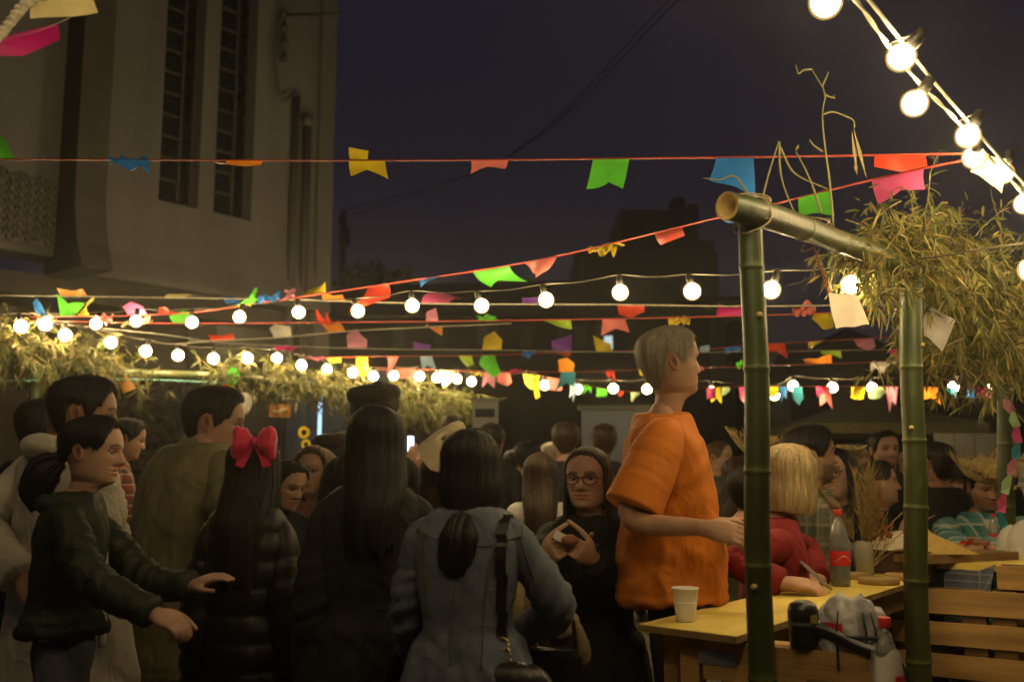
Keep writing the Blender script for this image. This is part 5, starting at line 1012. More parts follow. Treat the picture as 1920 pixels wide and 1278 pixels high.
for z, a, b in ((.45, .12, .08), (.47, .145, .10), (.60, .155, .11), (.70, .145, .105), (.77, .12, .09), (.81, .085, .065), (.832, .04, .03), (.836, .002, .002)): rings.append(np.stack([np.cos(th) * a * .66, np.sin(th) * b * .66, np.full(32, ZB(z))], 1))
mb.loft(rings); me = remesh(mb, .008, 3); V, N = mdata(me); setv(me, V + N * (.012 * (1 - 2.4 * np.abs(sn(V * np.array([1, 1, .6]), 20, 12))) + .004 * sn(V, 50, 3))[:, None]); link('bag_body', me, mat('bag_white_grey', (.62, .60, .58), .45, .1, 9, .4, 60, col2=(.22, .21, .23), trans=.15), bp)
for k, (a0, a1, m_) in enumerate(((-2.9, -2.3, wb),)):
    mb = MB(); R_ = []
    for z, a, b in ((.60, .162, .117), (.70, .152, .112), (.77, .127, .097), (.812, .09, .071)):
        t_ = np.linspace(a0, a1, 10); R_.append(np.stack([np.cos(t_) * a * .67, np.sin(t_) * b * .67, np.full(10, ZB(z))], 1))
    mb.loft(R_, False, False); mb.build('white_panel', m_, bp)
for a in (-1.75, -1.0, -.72):
    mb = MB(); mb.tube([(math.cos(a) * x * .67, math.sin(a) * y * .67, ZB(z)) for x, y, z in ((.160, .116, .50), (.166, .121, .62), (.155, .115, .70), (.131, .10, .77))], .008, 8, flat=.35); mb.build('strap', nv, bp)
mb = MB(); t_ = np.linspace(-2.3, -.2, 16); mb.tube(np.stack([np.cos(t_) * .111, np.sin(t_) * .081, np.full(16, ZB(.655))], 1), .006, 6); mb.build('strap', nv, bp)
mb = MB(); t_ = np.linspace(-2.1, -1.6, 8); mb.loft([np.stack([np.cos(t_) * .1105, np.sin(t_) * .0805, np.full(8, ZB(z))], 1) for z in (.655, .715)], False, False); mb.build('red_patch', redm, bp)
lg = MB()
for (x, y) in ((-.09, -.05), (.09, -.05), (-.09, .05), (.09, .05)): pass
st_ = thing('stool', 'small dark wooden stool holding up the rucksack behind the rail', 'stool', tuple(bp.location), aP)
mb = MB(); mb.box((0, 0, .72), (.22, .16, .022)); mb.build('seat', pald, st_, False)
for x in (-.09, .09):
    for y in (-.06, .06):
        mb = MB(); mb.box((x, y, .354), (.03, .03, .708)); mb.build('leg', pald, st_, False)
q = at(1663, 1262, 2.74); sbt = thing('sauce_bottle', 'small clear bottle with red cap and torn white wrapper at the end of the rail', 'bottle', (q[0], q[1], q[2] - .06))
mb = MB(); mb.lathe([(.028, 0), (.03, .004), (.03, .10), (.024, .135), (.012, .165), (.012, .185), (.001, .186)], seg=20); mb.build('glass', petm, sbt); mb = MB(); mb.lathe([(.0155, .18), (.0165, .182), (.0165, .205), (.015, .207)], seg=16); mb.build('cap', capm, sbt)
mb = MB(); t_ = np.linspace(0, 5.4, 24); mb.loft([np.stack([np.cos(t_ - 2.8) * r * (1 + .12 * np.sin(t_ * 4)), np.sin(t_ - 2.8) * r, z + .012 * np.sin(t_ * 3 + r * 90)], 1) for r, z in ((.034, .01), (.040, .06), (.036, .118))], False, False); mb.build('wrapper', mat('wrapper_white', (.75, .7, .62), .6, .1, 20), sbt)
mb = MB(); mb.loft([np.stack([np.cos(t_[2:9] - 2.8 + .9) * .0425, np.sin(t_[2:9] - 2.8 + .9) * .0425, np.full(7, z)], 1) for z in (.02, .06)], False, False); mb.build('red_print', redm, sbt)
s2 = thing('stool', 'dark crate-wood stool under the sauce bottle', 'stool', (q[0], q[1], 0), aP); zt2 = q[2] - .061
mb = MB(); mb.box((0, 0, zt2 - .012), (.26, .22, .022)); mb.build('seat', pald, s2, False)
for x in (-.1, .1):
    for y in (-.08, .08):
        mb = MB(); mb.box((x, y, (zt2 - .023) / 2), (.03, .03, zt2 - .023)); mb.build('leg', pald, s2, False)
# ribbon wound round the third post
rb_ = thing('paper_ribbon', 'pink and teal paper ribbon spiralling down the right-hand post', 'ribbon', tuple(bpy.data.objects[P3o.name].location))
cs = ['p', 't', 'd', 'e']; path = [(1853, 695), (1866, 716), (1882, 745), (1897, 772), (1905, 800), (1908, 830), (1903, 860), (1893, 890), (1882, 925), (1876, 960), (1882, 990), (1892, 1015)]
for k in range(len(path) - 1):
    a, b = at(*path[k], 5.28), at(*path[k + 1], 5.28); m_ = (a + b) / 2; d = b - a; s_ = np.array([d[2], 0, -d[0]]); s_ = s_ / np.linalg.norm(s_) * .033; up_ = np.array([0, -.02, 0]); b0 = np.array(rb_.location)
    mb = MB(); mb.add(np.array([a - s_ * .5, a + s_ * .5 + up_, m_ + s_ + up_ * .5, b + s_ * .5, b - s_ * .5 + up_, m_ - s_ - up_]) - b0, [(0, 1, 2, 5), (5, 2, 3, 4)]); mb.build('segment', FM[cs[k % 4]], rb_, False)

# ------------------------------------------------------------------ the crowd
C_ = lambda n, c, r=.85, **k: mat('cloth_' + n, c, r, .10, 9, k.pop('bump', .25), 90, wr=k.pop('wr', .45), **k)
black = C_('black', (.010, .009, .009)); blackcoat = C_('blackcoat', (.011, .010, .009)); navy = C_('navy', (.016, .019, .03)); dgreen = C_('dark_green', (.020, .028, .012), .6); cream = C_('cream', (.60, .55, .45)); olive = C_('olive_grey', (.20, .185, .10)); denim = mat('denim_jacket', (.12, .14, .175), .9, .18, 40, .35, 260, col2=(.085, .102, .135), wr=.4); jeans = mat('jeans_light', (.12, .135, .16), .9, .15, 60, .3, 240); greyj = mat('jeans_grey', (.075, .075, .07), .9, .15, 60, .3, 240)
orange = C_('orange', (.56, .16, .006), .8, bump=.10, wr=.3); redj = C_('red', (.21, .008, .010), .8); tanc = C_('tan', (.16, .115, .055)); white = C_('white', (.55, .53, .50)); lblue = C_('light_blue', (.30, .34, .45)); dkbrown = C_('dark_brown', (.03, .02, .013)); puffm = mat('puffer_black', (.012, .011, .010), .5, .1, 9, .15, 70); beige = C_('beige', (.42, .33, .20)); greenj = C_('moss', (.085, .09, .035)); greyt = C_('grey', (.14, .14, .13)); pinkish = C_('rose', (.35, .16, .14))
trou = C_('trousers_dark', (.014, .012, .011)); brownt = C_('trousers_brown', (.055, .045, .03))
shirtg = plaid('plaid_grey_green', (.045, .055, .035), (.10, .11, .08), (.22, .18, .14), 70); shirtt = plaid('plaid_teal', (.02, .14, .16), (.10, .26, .26), (.50, .52, .42), 85); shirtr = plaid('plaid_red', (.25, .03, .02), (.03, .03, .05), (.4, .3, .15), 110)
straw = mat('straw', (.58, .42, .16), .8, .25, 40, .3, 90)
blackm = mat('black_leather', (.012, .011, .010), .35, .1, 20, .2, 80); goldm = mat('brass', (.6, .45, .2), .3, metal=1.0)
pinkm = mat('bow_pink', (.75, .012, .09), .55, .12, 10, .15, 60, sheen=.3)

# -- front row, left to right
i = person('hood', 'man in a cream hooded sweatshirt at the left edge, seen from behind', 150, 700, 3.55, 138, 40, 'm', 1.12, cream, brownt, ('short', 'dark', 0), turn=28, nod=-8, det=2, tone='mid', hem=-.45, loose=.03, fold=.009, width=1.05, side=-.13, nk=1.18,
       arms={'l': dict(e=(-30, 985, 3.45), w=(42, 1085, 3.3), h=(62, 1120, 3.28), curl=.6), 'r': dict(e=(205, 1010, 3.6), w=(230, 1090, 3.7))})
mb = MB(); h, sp, zs = i['h'], i['sp'], i['zs']; c_ = sp(zs) + np.array([0, -.12 * h, zs + .16 * h]); a = np.linspace(-2.5, 2.5, 18)
mb.tube(np.stack([np.sin(a) * .40 * h, -np.cos(a) * .34 * h + .02 * h, .10 * h * np.cos(a * .6) - .06 * h - .1 * np.abs(a) * h * .25], 1) + c_, np.interp(np.linspace(0, 1, 18), [0, .2, .5, .8, 1], [.05, .12, .17, .12, .05]) * h, 12)
me = remesh(mb, .012, 4); V, N = mdata(me); setv(me, V + N * (.006 * sn(V, 16, 4))[:, None]); link('hood', me, cream, i['root'])

i = person('ponytail', 'woman with a low ponytail in a dark green hooded jacket reaching out both hands', 172, 775, 3.05, 130, 78, 'f', .80, dgreen, jeans, ('pony', 'black', 0, [(.02, -.22, -.12), (-.02, -.36, -.42), (0, -.34, -.72)], 1.15), turn=8, nod=-6, det=2, tone='light', hem=.16, loose=.020, fold=.010, tie=(0, -.42, .30), width=.92, lean=.04,
       arms={'l': dict(e=(275, 1085, 3.1), w=(362, 1098, 3.02), h=(425, 1072, 2.98), curl=.28, nw=(0, .3, -1)), 'r': dict(e=(170, 1085, 2.85), w=(288, 1150, 2.82), h=(326, 1165, 2.8), curl=.75, nw=(0, .5, -1))})
mb = MB(); th = np.linspace(0, 2 * np.pi, 14); mb.tube(np.stack([np.cos(th) * .075 * i['h'], 0 * th, np.sin(th) * .085 * i['h']], 1) + i['tie'] + [0, -.01, 0], .016, 10); mb.build('scrunchie', mat('scrunchie', (.05, .05, .075), .8, .3, 90, .5, 60), i['root'])
mb = MB(); h, sp, zs = i['h'], i['sp'], i['zs']; a = np.linspace(-2.7, 2.7, 18); c_ = sp(zs) + np.array([0, -.10 * h, zs + .06 * h])
mb.tube(np.stack([np.sin(a) * .43 * h, -np.cos(a) * .36 * h + .02 * h, .05 * h * np.cos(a * .6) - .07 * h], 1) + c_, np.interp(np.linspace(0, 1, 18), [0, .2, .5, .8, 1], [.06, .12, .16, .12, .06]) * h, 12); me = remesh(mb, .012, 4); link('hood', me, dgreen, i['root'])
mb = MB(); mb.tube(spline([c_ + [.10 * h, .40 * h, -.05 * h], c_ + [.12 * h, .56 * h, -.9 * h], c_ + [.10 * h, .58 * h, -2.1 * h]], 12), .012, 6, flat=.4); mb.build('white_trim', white, i['root'])

person('greyman', 'man in an olive grey jacket seen from behind, next to the pink bow', 392, 720, 4.15, 132, 38, 'm', .98, olive, trou, ('short', 'dark', 0), turn=38, nod=-10, det=2, tone='mid', hem=-.38, loose=.03, fold=.012, lean=.16, width=1.08, side=.10, nk=1.08, collar=.30,
       arms={'r': dict(e=(425, 985, 3.9), w=(415, 1080, 3.85))})

i = person('bowgirl', 'girl with long dark hair, a big pink bow and a black padded jacket', 476, 812, 3.35, 122, 2, 'f', .68, puffm, trou, ('long', 'dark', 1.25), turn=4, nod=-2, det=2, tone='tan', hem=-.55, loose=.03, puff=.014, width=1.0, hth=.05)
h, hp = i['h'], i['hp']; RW, base = i['RW'], i['base']
bow = thing('hair_bow', 'large bright pink ribbon bow in the girl\'s hair', 'bow', tuple(at(477, 828, 3.24)), 0)
s_ = 3.24 / F
for sg in (-1, 1):
    mb = MB(); R_ = []
    for u in np.linspace(0, 1, 14):
        x = sg * (4 + 36 * u) * s_; ht_ = np.interp(u, [0, .3, .7, 1], [7, 22, 30, 25]) * s_; dp = np.interp(u, [0, .4, .8, 1], [5, 15, 18, 8]) * s_; t_ = np.linspace(0, 2 * np.pi, 18, endpoint=False)
        R_.append(np.stack([x + 2 * s_ * np.sin(t_ * 3) * u, np.cos(t_) * dp + .003 * np.sin(t_ * 5), np.sin(t_) * ht_ * (1 - .12 * np.cos(t_ * 2)) + .004 * np.sin(t_ * 4 + 8 * u) - 5 * s_ * u * u], 1))
    mb.loft(R_); mb.build('loop', pinkm, bow)
    mb = MB(); V = []
    for u in np.linspace(0, 1, 8):
        for v in (-1, 0, 1): V.append((sg * (8 + 18 * u + 8 * v) * s_, -.004 + .006 * math.sin(5 * u + v), (-6 - 40 * u) * s_ + .004 * v))
    mb.add(V, [(3 * a + b, 3 * a + b + 1, 3 * a + b + 4, 3 * a + b + 3) for a in range(7) for b in range(2)]); mb.build('tail', pinkm, bow)
mb = MB(); mb.ball((0, -.006, 0), (8 * s_, 9 * s_, 9 * s_), 14, 10); mb.build('knot', pinkm, bow)

person('blackcoat', 'long-haired woman in a long black coat in the middle, back turned', 706, 755, 3.05, 138, -4, 'f', .84, blackcoat, trou, ('long', 'black', .95), turn=-10, nod=-3, det=2, tone='mid', hem=-.75, loose=.03, fold=.010, width=.96, hth=.06, side=.05)

i = person('denim', 'woman with a long low ponytail in a blue denim jacket with a black shoulder strap', 880, 800, 2.72, 134, 8, 'f', .88, denim, jeans, ('lowpony', 'black', .30, [(-.02, -.12, -.10), (-.05, -.16, -.45), (-.12, -.10, -.86)], 1.3), turn=10, nod=-4, det=2, tone='light', hem=-.55, loose=.022, fold=.009, tie=(.04, -.42, -.28), width=1.0, hth=.06, collar=.26,
       arms={'r': dict(e=(1040, 1140, 2.75), w=(985, 1180, 3.0), hand=False), 'l': dict(e=(768, 1160, 2.75), w=(790, 1250, 2.9), hand=False)})
seam = mat('seam_thread', (.11, .085, .05), .9); loc = i['loc']; meT = [c for c in i['root'].children if c.name.startswith('top')][0].data
V, N = mdata(meT)
def on_back(pxs, Yg=2.5):
    out = []
    for x, y in pxs:
        d = ray(x, y); best = None; Wv = V @ i['RW'].T + i['base'] - CAM; dn = d / np.linalg.norm(d); t_ = Wv @ dn; off = np.linalg.norm(Wv - t_[:, None] * dn, axis=1); ok = off < .02
        if ok.any():
            j = np.where(ok)[0][np.argmin(t_[ok])]; out.append(V[j] + N[j] * .002)
    return np.array(out)
for pts in ([(772, 985), (800, 1000), (840, 1012), (900, 1016), (960, 1012), (1000, 990)], [(850, 1016), (845, 1080), (838, 1160), (832, 1270)], [(935, 1016), (925, 1080), (918, 1160), (905, 1270)], [(990, 985), (985, 1020), (990, 1070), (1000, 1120)], [(785, 990), (780, 1040), (785, 1100), (790, 1170)]):
    dense = []
    for a, b in zip(pts[:-1], pts[1:]): dense += [(a[0] + (b[0] - a[0]) * t_, a[1] + (b[1] - a[1]) * t_) for t_ in np.linspace(0, 1, 5)[:-1]]
    q = on_back(dense)
    for _ in range(4): q[1:-1] = (q[:-2] + q[1:-1] * 2 + q[2:]) / 4
    if len(q) > 3: mb = MB(); mb.tube(spline(q, 40), .0022, 5); mb.build('seam', seam, i['root'])
sb_ = thing('shoulder_bag', 'black bag strap with brass rings over the denim jacket', 'bag', tuple(i['base']), i['root'].rotation_euler[2])
q = on_back([(952, y) for y in range(965, 1200, 14)])
if len(q) > 3:
    q = np.vstack([q[0] + [0, .10, -.02], q[0] + [0, .05, .02], q]); Q = spline(q + np.array([0, -.008, 0]), 40); mb = MB(); w = np.array([.014, 0, 0]); n_ = np.array([0, .0035, 0])
    mb.loft([np.array([p - w - n_, p + w - n_, p + w + n_, p - w + n_]) for p in Q]); mb.build('strap', blackm, sb_, False); e = Q[-1]
    for k in range(3):
        mb = MB(); th = np.linspace(0, 2 * np.pi, 20); mb.tube(np.stack([np.cos(th) * .016, .003 * np.sin(th), np.sin(th) * .014], 1) + e + [.004 * k, -.004, -.012 - .024 * k], .003, 6); mb.build('ring', goldm, sb_)
    mb = MB(); mb.ball((0, 0, 0), (.15, .06, .11), 24, 16); Vb = mb.v[0]; mb.v[0] = np.sign(Vb) * np.abs(Vb) ** .8 * [.5, .5, .62] + e + [.03, -.01, -.16]; mb.build('bag_body', blackm, sb_)

i = person('tanarm', 'short person in a tan corduroy coat raising a hand beside the denim jacket', 925, 950, 3.3, 112, -150, 'f', .85, tanc, trou, ('bob', 'brown', .15), det=2, tone='light', hem=-.5, loose=.03,
       arms={'l': dict(e=(1072, 1225, 3.15), w=(1052, 1165, 3.05), h=(1050, 1120, 3.02), curl=.8, nw=(-1, -.2, 0)), 'r': dict(rel=((.1, .1, -1.2), (-.1, .6, -1.0)), hand=True)})
hb_ = thing('handbag', 'black handbag with a shiny flap below the raised hand', 'bag', tuple(at(1035, 1235, 2.95) - [0, 0, .13]))
mb = MB(); mb.loft([np.array([(x * .09 * k, y * .04 * k, z) for x, y in ((-1, -1), (1, -1), (1, 1), (-1, 1))]) for z, k in ((0, .9), (.02, 1), (.14, .92), (.16, .8))]); mb.build('body', blackm, hb_, False)
mb = MB(); mb.tube(spline([(-.07, 0, .15), (-.05, 0, .26), (.05, 0, .26), (.07, 0, .15)], 20), .006, 8); mb.build('handle', blackm, hb_)

i = person('glasses', 'dark-haired woman with glasses in a black cardigan holding a snack in both hands', 1104, 835, 3.95, 118, 198, 'f', .92, black, greyj, ('long', 'brown', .55), turn=4, nod=-2, det=2, tone='light', hem=-.35, loose=.03, fold=.010, width=1.0, hth=.03, collar=.12,
       arms={'l': dict(e=(1145, 1090, 3.78), w=(1112, 1046, 3.62), h=(1084, 1030, 3.56), curl=1.25, nw=(-.3, .9, .2)), 'r': dict(e=(1018, 1080, 3.75), w=(1020, 1046, 3.64), h=(1046, 1028, 3.56), curl=1.25, nw=(.5, .8, .1))})
glasses(i, blackm)
sn_ = thing('snack', 'small wrapped snack held by the woman with glasses', 'food', tuple(at(1066, 1012, 3.54))); mb = MB(); mb.ball((0, 0, 0), (.035, .02, .02), 14, 10); mb.build('pastry', mat('snack', (.35, .12, .06), .5, .2, 60), sn_); mb = MB(); mb.box((-.03, 0, .012), (.04, .022, .03), rotm(0, 0, 30)); mb.build('napkin', swm, sn_, False)
q = i['loc']((1112, 1000, 3.6)); mb = MB(); mb.ball(q + [0, .02, 0], (.009, .006, .009), 10, 8); mb.build('brooch', goldm, i['root'])

i = person('orange', 'tall grey-haired man in a bright orange T-shirt standing at the table end', 1258, 610, 3.72, 136, 97, 'm', .86, orange, trou, ('crop', 'grey', 0), turn=-20, nod=2, det=2, tone='mid', hem=-.11, loose=.034, fold=.012, sleeve=.45, width=1.18, lean=-.02, belly=.10, nk=1.5,
       arms={'r': dict(e=(1180, 968, 3.46), w=(1322, 990, 3.30), h=(1385, 1001, 3.26), curl=.5, nw=(0, .8, -.6)), 'l': dict(e=(1300, 975, 3.95), w=(1368, 985, 3.62), h=(1392, 985, 3.58), curl=.6, nw=(0, -.7, -.7))})

# -- behind the front row, left half
person('back1', 'dark-haired head showing between the left post and the hooded man', 80, 745, 4.9, 105, 10, 'm', None, black, trou, ('short', 'dark', 0), det=1, tone='tan')
person('boyplaid', 'boy in a red plaid shirt glimpsed between the ponytail and the grey jacket', 232, 780, 5.6, 75, 70, 'm', None, shirtr, trou, ('short', 'black', 0), nod=-15, det=1, tone='mid')
person('boyface', 'boy with dark hair looking down behind the black padded jacket', 527, 855, 4.1, 92, 150, 'm', None, navy, trou, ('short', 'dark', 0), turn=-25, nod=-18, det=1, tone='mid')
person('blondface', 'fair-haired child facing the lens left of the black coat', 592, 835, 4.6, 92, 200, 'f', None, pinkish, trou, ('bob', 'light', .1), turn=0, nod=4, det=1, tone='light')
i = person('capman', 'person in a dark cap and grey top behind the black coat', 632, 812, 4.9, 92, 25, 'm', None, greyt, trou, ('short', 'dark', 0), turn=20, det=1, tone='mid'); hat(i, 'beret', C_('cap_dark', (.025, .018, .012)))
i = person('tallback', 'tall man in a flat dark cap behind the woman in the black coat', 706, 722, 4.3, 108, 20, 'm', None, black, trou, ('short', 'dark', 0), turn=25, det=1, tone='mid'); hat(i, 'beret', C_('cap_brown', (.03, .022, .014)))
i = person('phoneman', 'man in black lit by the phone he holds up, left of the cream hat', 786, 805, 6.2, 72, 215, 'm', None, black, trou, ('short', 'black', 0), nod=-12, det=1, tone='mid', arms={'l': dict(e=(778, 930, 5.9), w=(772, 880, 5.8), curl=.6, nw=(0, 1, 0))})
ph = thing('mobile_phone', 'lit mobile phone held up by the man in black', 'phone', tuple(at(768, 838, 5.78)), -.5); mb = MB(); mb.box((0, 0, 0), (.012, .07, .14)); mb.build('case', blackm, ph, False); mb = MB(); mb.box((.0075, 0, 0), (.002, .064, .13)); mb.build('screen', emit('phone_screen', (.6, .75, 1, 1), 3.0), ph, False); mb = MB(); mb.box((-.0075, 0, .0), (.002, .064, .13)); mb.build('rear_glow', emit('added_rear_glow', (.6, .75, 1, 1), .6), ph, False)  # glowing panel added on the phone's back, which is no screen
i = person('creamhat', 'person in a wide cream hat and cream coat in front of the denim jacket', 838, 838, 3.9, 105, 20, 'f', .9, beige, trou, ('bob', 'brown', .2), turn=20, det=1, tone='light', loose=.03, width=1.05)
mb = MB(); q = [at(x, y, Yq) for x, y, Yq in ((781, 838, 3.75), (812, 882, 3.7), (880, 870, 3.85), (868, 791, 4.0), (822, 806, 3.9))]; c_ = sum(q) / 5; t_ = 24; ring = spline(q + [q[0]], t_ + 1)[:t_]
mb.loft([ring, ring * .5 + c_ * .5 + [0, -.03, .025], ring * .1 + c_ * .9 + [0, -.05, .03], ring * .5 + c_ * .5 + [0, .05, 0], ring + [0, .006, -.003]], False)
mb.v = [(v_ - i['base']) @ i['RW'] for v_ in mb.v]; mb.build('hat', mat('cream_felt', (.50, .43, .27), .85, .1, 20), i['root'])
person('tanhead', 'bald tan head far behind the cream hat', 846, 776, 8.6, 52, 10, 'm', None, dkbrown, trou, ('buzz', 'brown', 0), det=0, tone='tan')
person('spkhead', 'dark-haired head in front of the loudspeaker', 922, 792, 6.8, 66, 10, 'm', None, black, trou, ('short', 'dark', 0), det=1, tone='mid')
person('girlback', 'girl with long brown hair and a white top, seen from behind', 1012, 846, 5.6, 78, 0, 'f', None, white, trou, ('long', 'brown', .95), det=1, tone='light', sleeve=.2, hth=.08)
person('suitman', 'man in a dark jacket with his back turned, far behind the glasses', 1060, 788, 6.6, 68, 2, 'm', None, navy, trou, ('short', 'brown', 0), det=1, tone='mid')
person('screenman', 'man standing before the projection screen, seen from behind', 1132, 793, 7.0, 64, 2, 'm', None, navy, trou, ('short', 'brown', 0), det=1, tone='mid')
person('bluemanshirt', 'man in a light blue shirt turned away left of the dark jacket', 990, 824, 7.4, 58, 40, 'm', None, lblue, trou, ('short', 'black', 0), det=1, tone='mid', lean=.08)
person('greyhead', 'grey-haired head far behind the dark jacket', 1034, 828, 9.5, 45, 60, 'm', None, greyt, trou, ('short', 'grey', 0), det=0, tone='light')
person('farleft', 'dark figure far off below the loudspeaker', 962, 842, 9.0, 46, 20, 'm', None, navy, trou, ('short', 'dark', 0), det=0, tone='mid')

# -- right half, round the tables
i = person('redjacket', 'blonde woman in a red jacket leaning on the table with a phone', 1470, 826, 4.2, 128, 100, 'f', .95, redj, trou, ('bob', 'blond', .05), turn=-40, nod=-10, det=2, tone='light', hem=-.3, loose=.02, fold=.008, width=.92, lean=.10, hth=.06,
       arms={'r': dict(e=(1385, 1055, 4.0), w=(1468, 1092, 3.92), h=(1512, 1095, 3.9), curl=.6, nw=(0, .3, -1)), 'l': dict(e=(1512, 1035, 4.5), w=(1535, 1086, 4.3), h=(1518, 1084, 4.2), curl=.6, nw=(-.3, -.3, -1))})
mb = MB(); q = [i['loc'](p) for p in ((1478, 935, 4.0), (1488, 1000, 3.98), (1492, 1080, 3.98))]; 
ph = thing('mobile_phone', 'phone held over the table by the blonde woman', 'phone', tuple(at(1530, 1078, 4.0)), .6); mb = MB(); mb.box((0, 0, 0), (.075, .14, .009), rotm(0, 35, 25)); mb.build('case', mat('phone_case', (.3, .28, .25), .3), ph, False)
i = person('plaidman', 'dark-haired bearded man in a grey-green plaid shirt beside the blonde woman', 1518, 795, 5.1, 108, 78, 'm', .98, shirtg, trou, ('short', 'black', 0), turn=12, det=2, tone='mid', hem=-.3, loose=.025, beard=.75, width=1.05)
i = person('laughing', 'laughing woman with glasses and long dark hair, hand at her chin', 1572, 836, 5.6, 98, 222, 'f', None, black, trou, ('long', 'black', .9), turn=0, nod=2, tilt=8, det=2, tone='light', smile=1, hth=.06,
       arms={'r': dict(e=(1548, 1020, 5.4), w=(1551, 968, 5.28), h=(1546, 925, 5.22), curl=.7, nw=(.3, .8, 0))}); glasses(i, blackm)
person('profile', 'woman in profile behind the dried flowers, facing right', 1648, 862, 5.9, 84, 112, 'f', None, dkbrown, trou, ('bun', 'dark', 0), turn=-6, nod=4, det=2, tone='light', tie=(0, -.5, .5), arms={'r': dict(e=(1640, 1040, 5.7), w=(1690, 1005, 5.5))})
person('moustache', 'man with a moustache in a dark jacket facing the lens far behind', 1658, 806, 6.7, 70, 176, 'm', None, black, trou, ('short', 'black', 0), det=2, tone='mid', beard=.55)
person('cutface', 'woman half hidden by the second bamboo post', 1698, 832, 7.0, 62, 190, 'f', None, dkbrown, trou, ('long', 'dark', .6), det=1, tone='mid')
i = person('strawman', 'man in a frayed straw hat and teal plaid shirt looking down at his food', 1843, 862, 5.75, 86, 186, 'm', 1.05, shirtt, trou, ('short', 'black', 0), nod=-16, det=2, tone='tan', hem=-.3, loose=.03, width=1.05, beard=.3,
       arms={'l': dict(e=(1905, 1010, 5.5), w=(1850, 1030, 5.3), curl=.5), 'r': dict(e=(1778, 1010, 5.5), w=(1812, 1030, 5.3), curl=.5)}); hat(i, 'straw', straw, None, 1)
mb = MB(); zs, h, sp = i['zs'], i['h'], i['sp']; V = [(x * h, .52 * h + .03 * h * (1 - abs(x)) + loose_, zs + z * h) for x, z, loose_ in ((-.2, .12, -.05), (.2, .12, -.05), (.13, -.25, .02), (0, -.75, .025), (-.13, -.25, .02))]; V2 = [(x, y - .02, z) for x, y, z in V]
mb.loft([np.array(V2), np.array(V)]); mb.build('undershirt', white, i['root'], False)
mb = MB(); r_ = np.random.default_rng(2); c_ = np.array([-.28 * h, .58 * h, zs - .25 * h])
for k in range(14):
    d = r_.normal(0, 1, 3); d[1] = abs(d[1]); d /= np.linalg.norm(d); s_ = np.cross(d, r_.normal(0, 1, 3)); s_ = s_ / np.linalg.norm(s_) * .022; mb.add([c_, c_ + d * .03 + s_, c_ + d * .055, c_ + d * .03 - s_], [(0, 1, 2, 3)])
mb.build('flower', FM['o'], i['root'], False)
i = person('hatback', 'person in a ragged straw hat with a red band behind the nearest post', 1432, 820, 5.6, 88, 10, 'm', None, dkbrown, trou, ('short', 'dark', 0), det=1, tone='tan'); hat(i, 'straw', straw, FM['r'], 1)
person('facefar', 'fair man facing right between the orange shirt and the nearest post', 1348, 826, 7.2, 60, 120, 'm', None, greyt, trou, ('buzz', 'light', 0), det=1, tone='light')
person('longhair2', 'woman with long dark hair left of the nearest post', 1388, 852, 6.0, 76, 60, 'f', None, dkbrown, trou, ('long', 'brown', .9), det=1, tone='mid')
person('moss', 'person in a moss green jacket close behind the blonde woman', 1402, 868, 5.0, 92, 40, 'f', 1.0, greenj, trou, ('short', 'dark', 0), det=1, tone='mid', loose=.03)
i = person('strawfar', 'person in a pale straw hat far behind the laughing woman', 1585, 835, 7.6, 58, 185, 'm', None, greyt, trou, ('short', 'grey', 0), det=1, tone='mid'); hat(i, 'straw', straw)
person('darkman', 'man in a black jacket standing right of the second bamboo post, back turned', 1752, 826, 5.9, 78, -20, 'm', 1.05, black, trou, ('short', 'dark', 0), det=1, tone='tan')
i = person('kid', 'child in a black cap and dark hair behind the straw hat man', 1778, 868, 6.6, 66, 170, 'f', None, black, trou, ('long', 'black', .8), det=1, tone='mid'); hat(i, 'cap', C_('cap_black', (.01, .01, .01)))
i = person('capright', 'man in a grey cap and white shirt cut off by the right edge', 1952, 866, 4.9, 95, 225, 'm', 1.0, white, trou, ('short', 'grey', 0), det=1, tone='light', nod=-6); hat(i, 'cap', C_('cap_grey', (.20, .19, .17)))
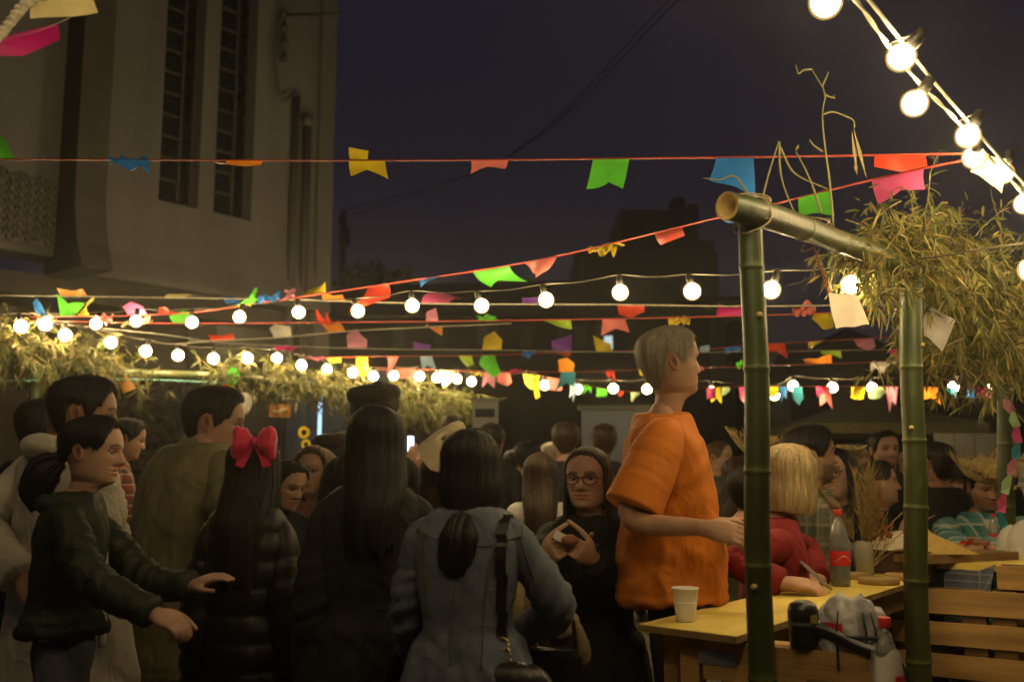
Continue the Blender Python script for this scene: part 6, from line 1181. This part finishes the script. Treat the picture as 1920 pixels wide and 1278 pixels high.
for k, (x, y, Yq, fa, m_, hc, lb_) in enumerate(((1610, 832, 8.4, 170, greyt, 'dark', 'far dim onlooker left of the man with the moustache'), (1725, 850, 8.0, 200, dkbrown, 'brown', 'far dim onlooker right of the second bamboo post'), (1880, 838, 8.5, 175, black, 'brown', 'far dim onlooker above the brim of the straw hat'), (1318, 838, 8.8, 150, black, 'dark', 'far dim onlooker just right of the orange shirt'), (1215, 835, 9.0, 30, navy, 'dark', 'far dim figure mostly hidden by the orange shirt'), (745, 800, 8.2, 20, black, 'dark', 'far dim figure right of the long black hair'))):
    person('far%d' % k, lb_, x, y, Yq, 48, fa, 'm', None, m_, trou, ('short', hc, 0), det=0, tone='mid')
# sunflower headband prop on the stall sign
sf = thing('sunflower_spray', 'two small sunflowers on a stalk hung on the left stall', 'flowers', tuple(at(570, 815, 8.0)))
for (dz, dx, r0) in ((.02, 0, .055), (-.075, .02, .045), (-.13, .025, .04)):
    mb = MB()
    for a in np.linspace(0, 2 * np.pi, 14)[:-1]:
        d = np.array([math.cos(a), 0, math.sin(a)]); s_ = np.array([-d[2], 0, d[0]]) * r0 * .22; c_ = np.array([dx, 0, dz]); mb.add([c_ + d * r0 * .3, c_ + d * r0 * .7 + s_ - [0, .01, 0], c_ + d * r0, c_ + d * r0 * .7 - s_ - [0, .01, 0]], [(0, 1, 2, 3)])
    fl = mb.build('petals', FM['y'], sf, False); mb = MB(); mb.ball((dx, -.008, dz), (r0 * .4, .012, r0 * .4), 12, 8); mb.build('seed_head', dkbrown, fl)
mb = MB(); mb.tube(spline([(0, .01, .35), (.0, .01, .02), (.025, .01, -.13), (.02, .01, -.3)], 16), .004, 5); mb.build('stalk', mat('stalk_green', (.1, .14, .03), .7), sf)

# ------------------------------------------------------------------ haze added for bulb halos and lifted blacks
hz = MB(); hz.box((0, 40, 11.5), (160, 110, 25)); hzo = hz.build('haze', None, None, False); hzo['kind'] = 'stuff'
hm = bpy.data.materials.new('haze'); hm.use_nodes = True; t = hm.node_tree; t.nodes.remove(t.nodes['Principled BSDF']); pv = t.nodes.new('ShaderNodeVolumePrincipled')
pv.inputs['Color'].default_value = (.9, .9, .9, 1); pv.inputs['Density'].default_value = .0026; pv.inputs['Anisotropy'].default_value = .86
t.links.new(pv.outputs[0], t.nodes['Material Output'].inputs['Volume']); hzo.data.materials.append(hm)
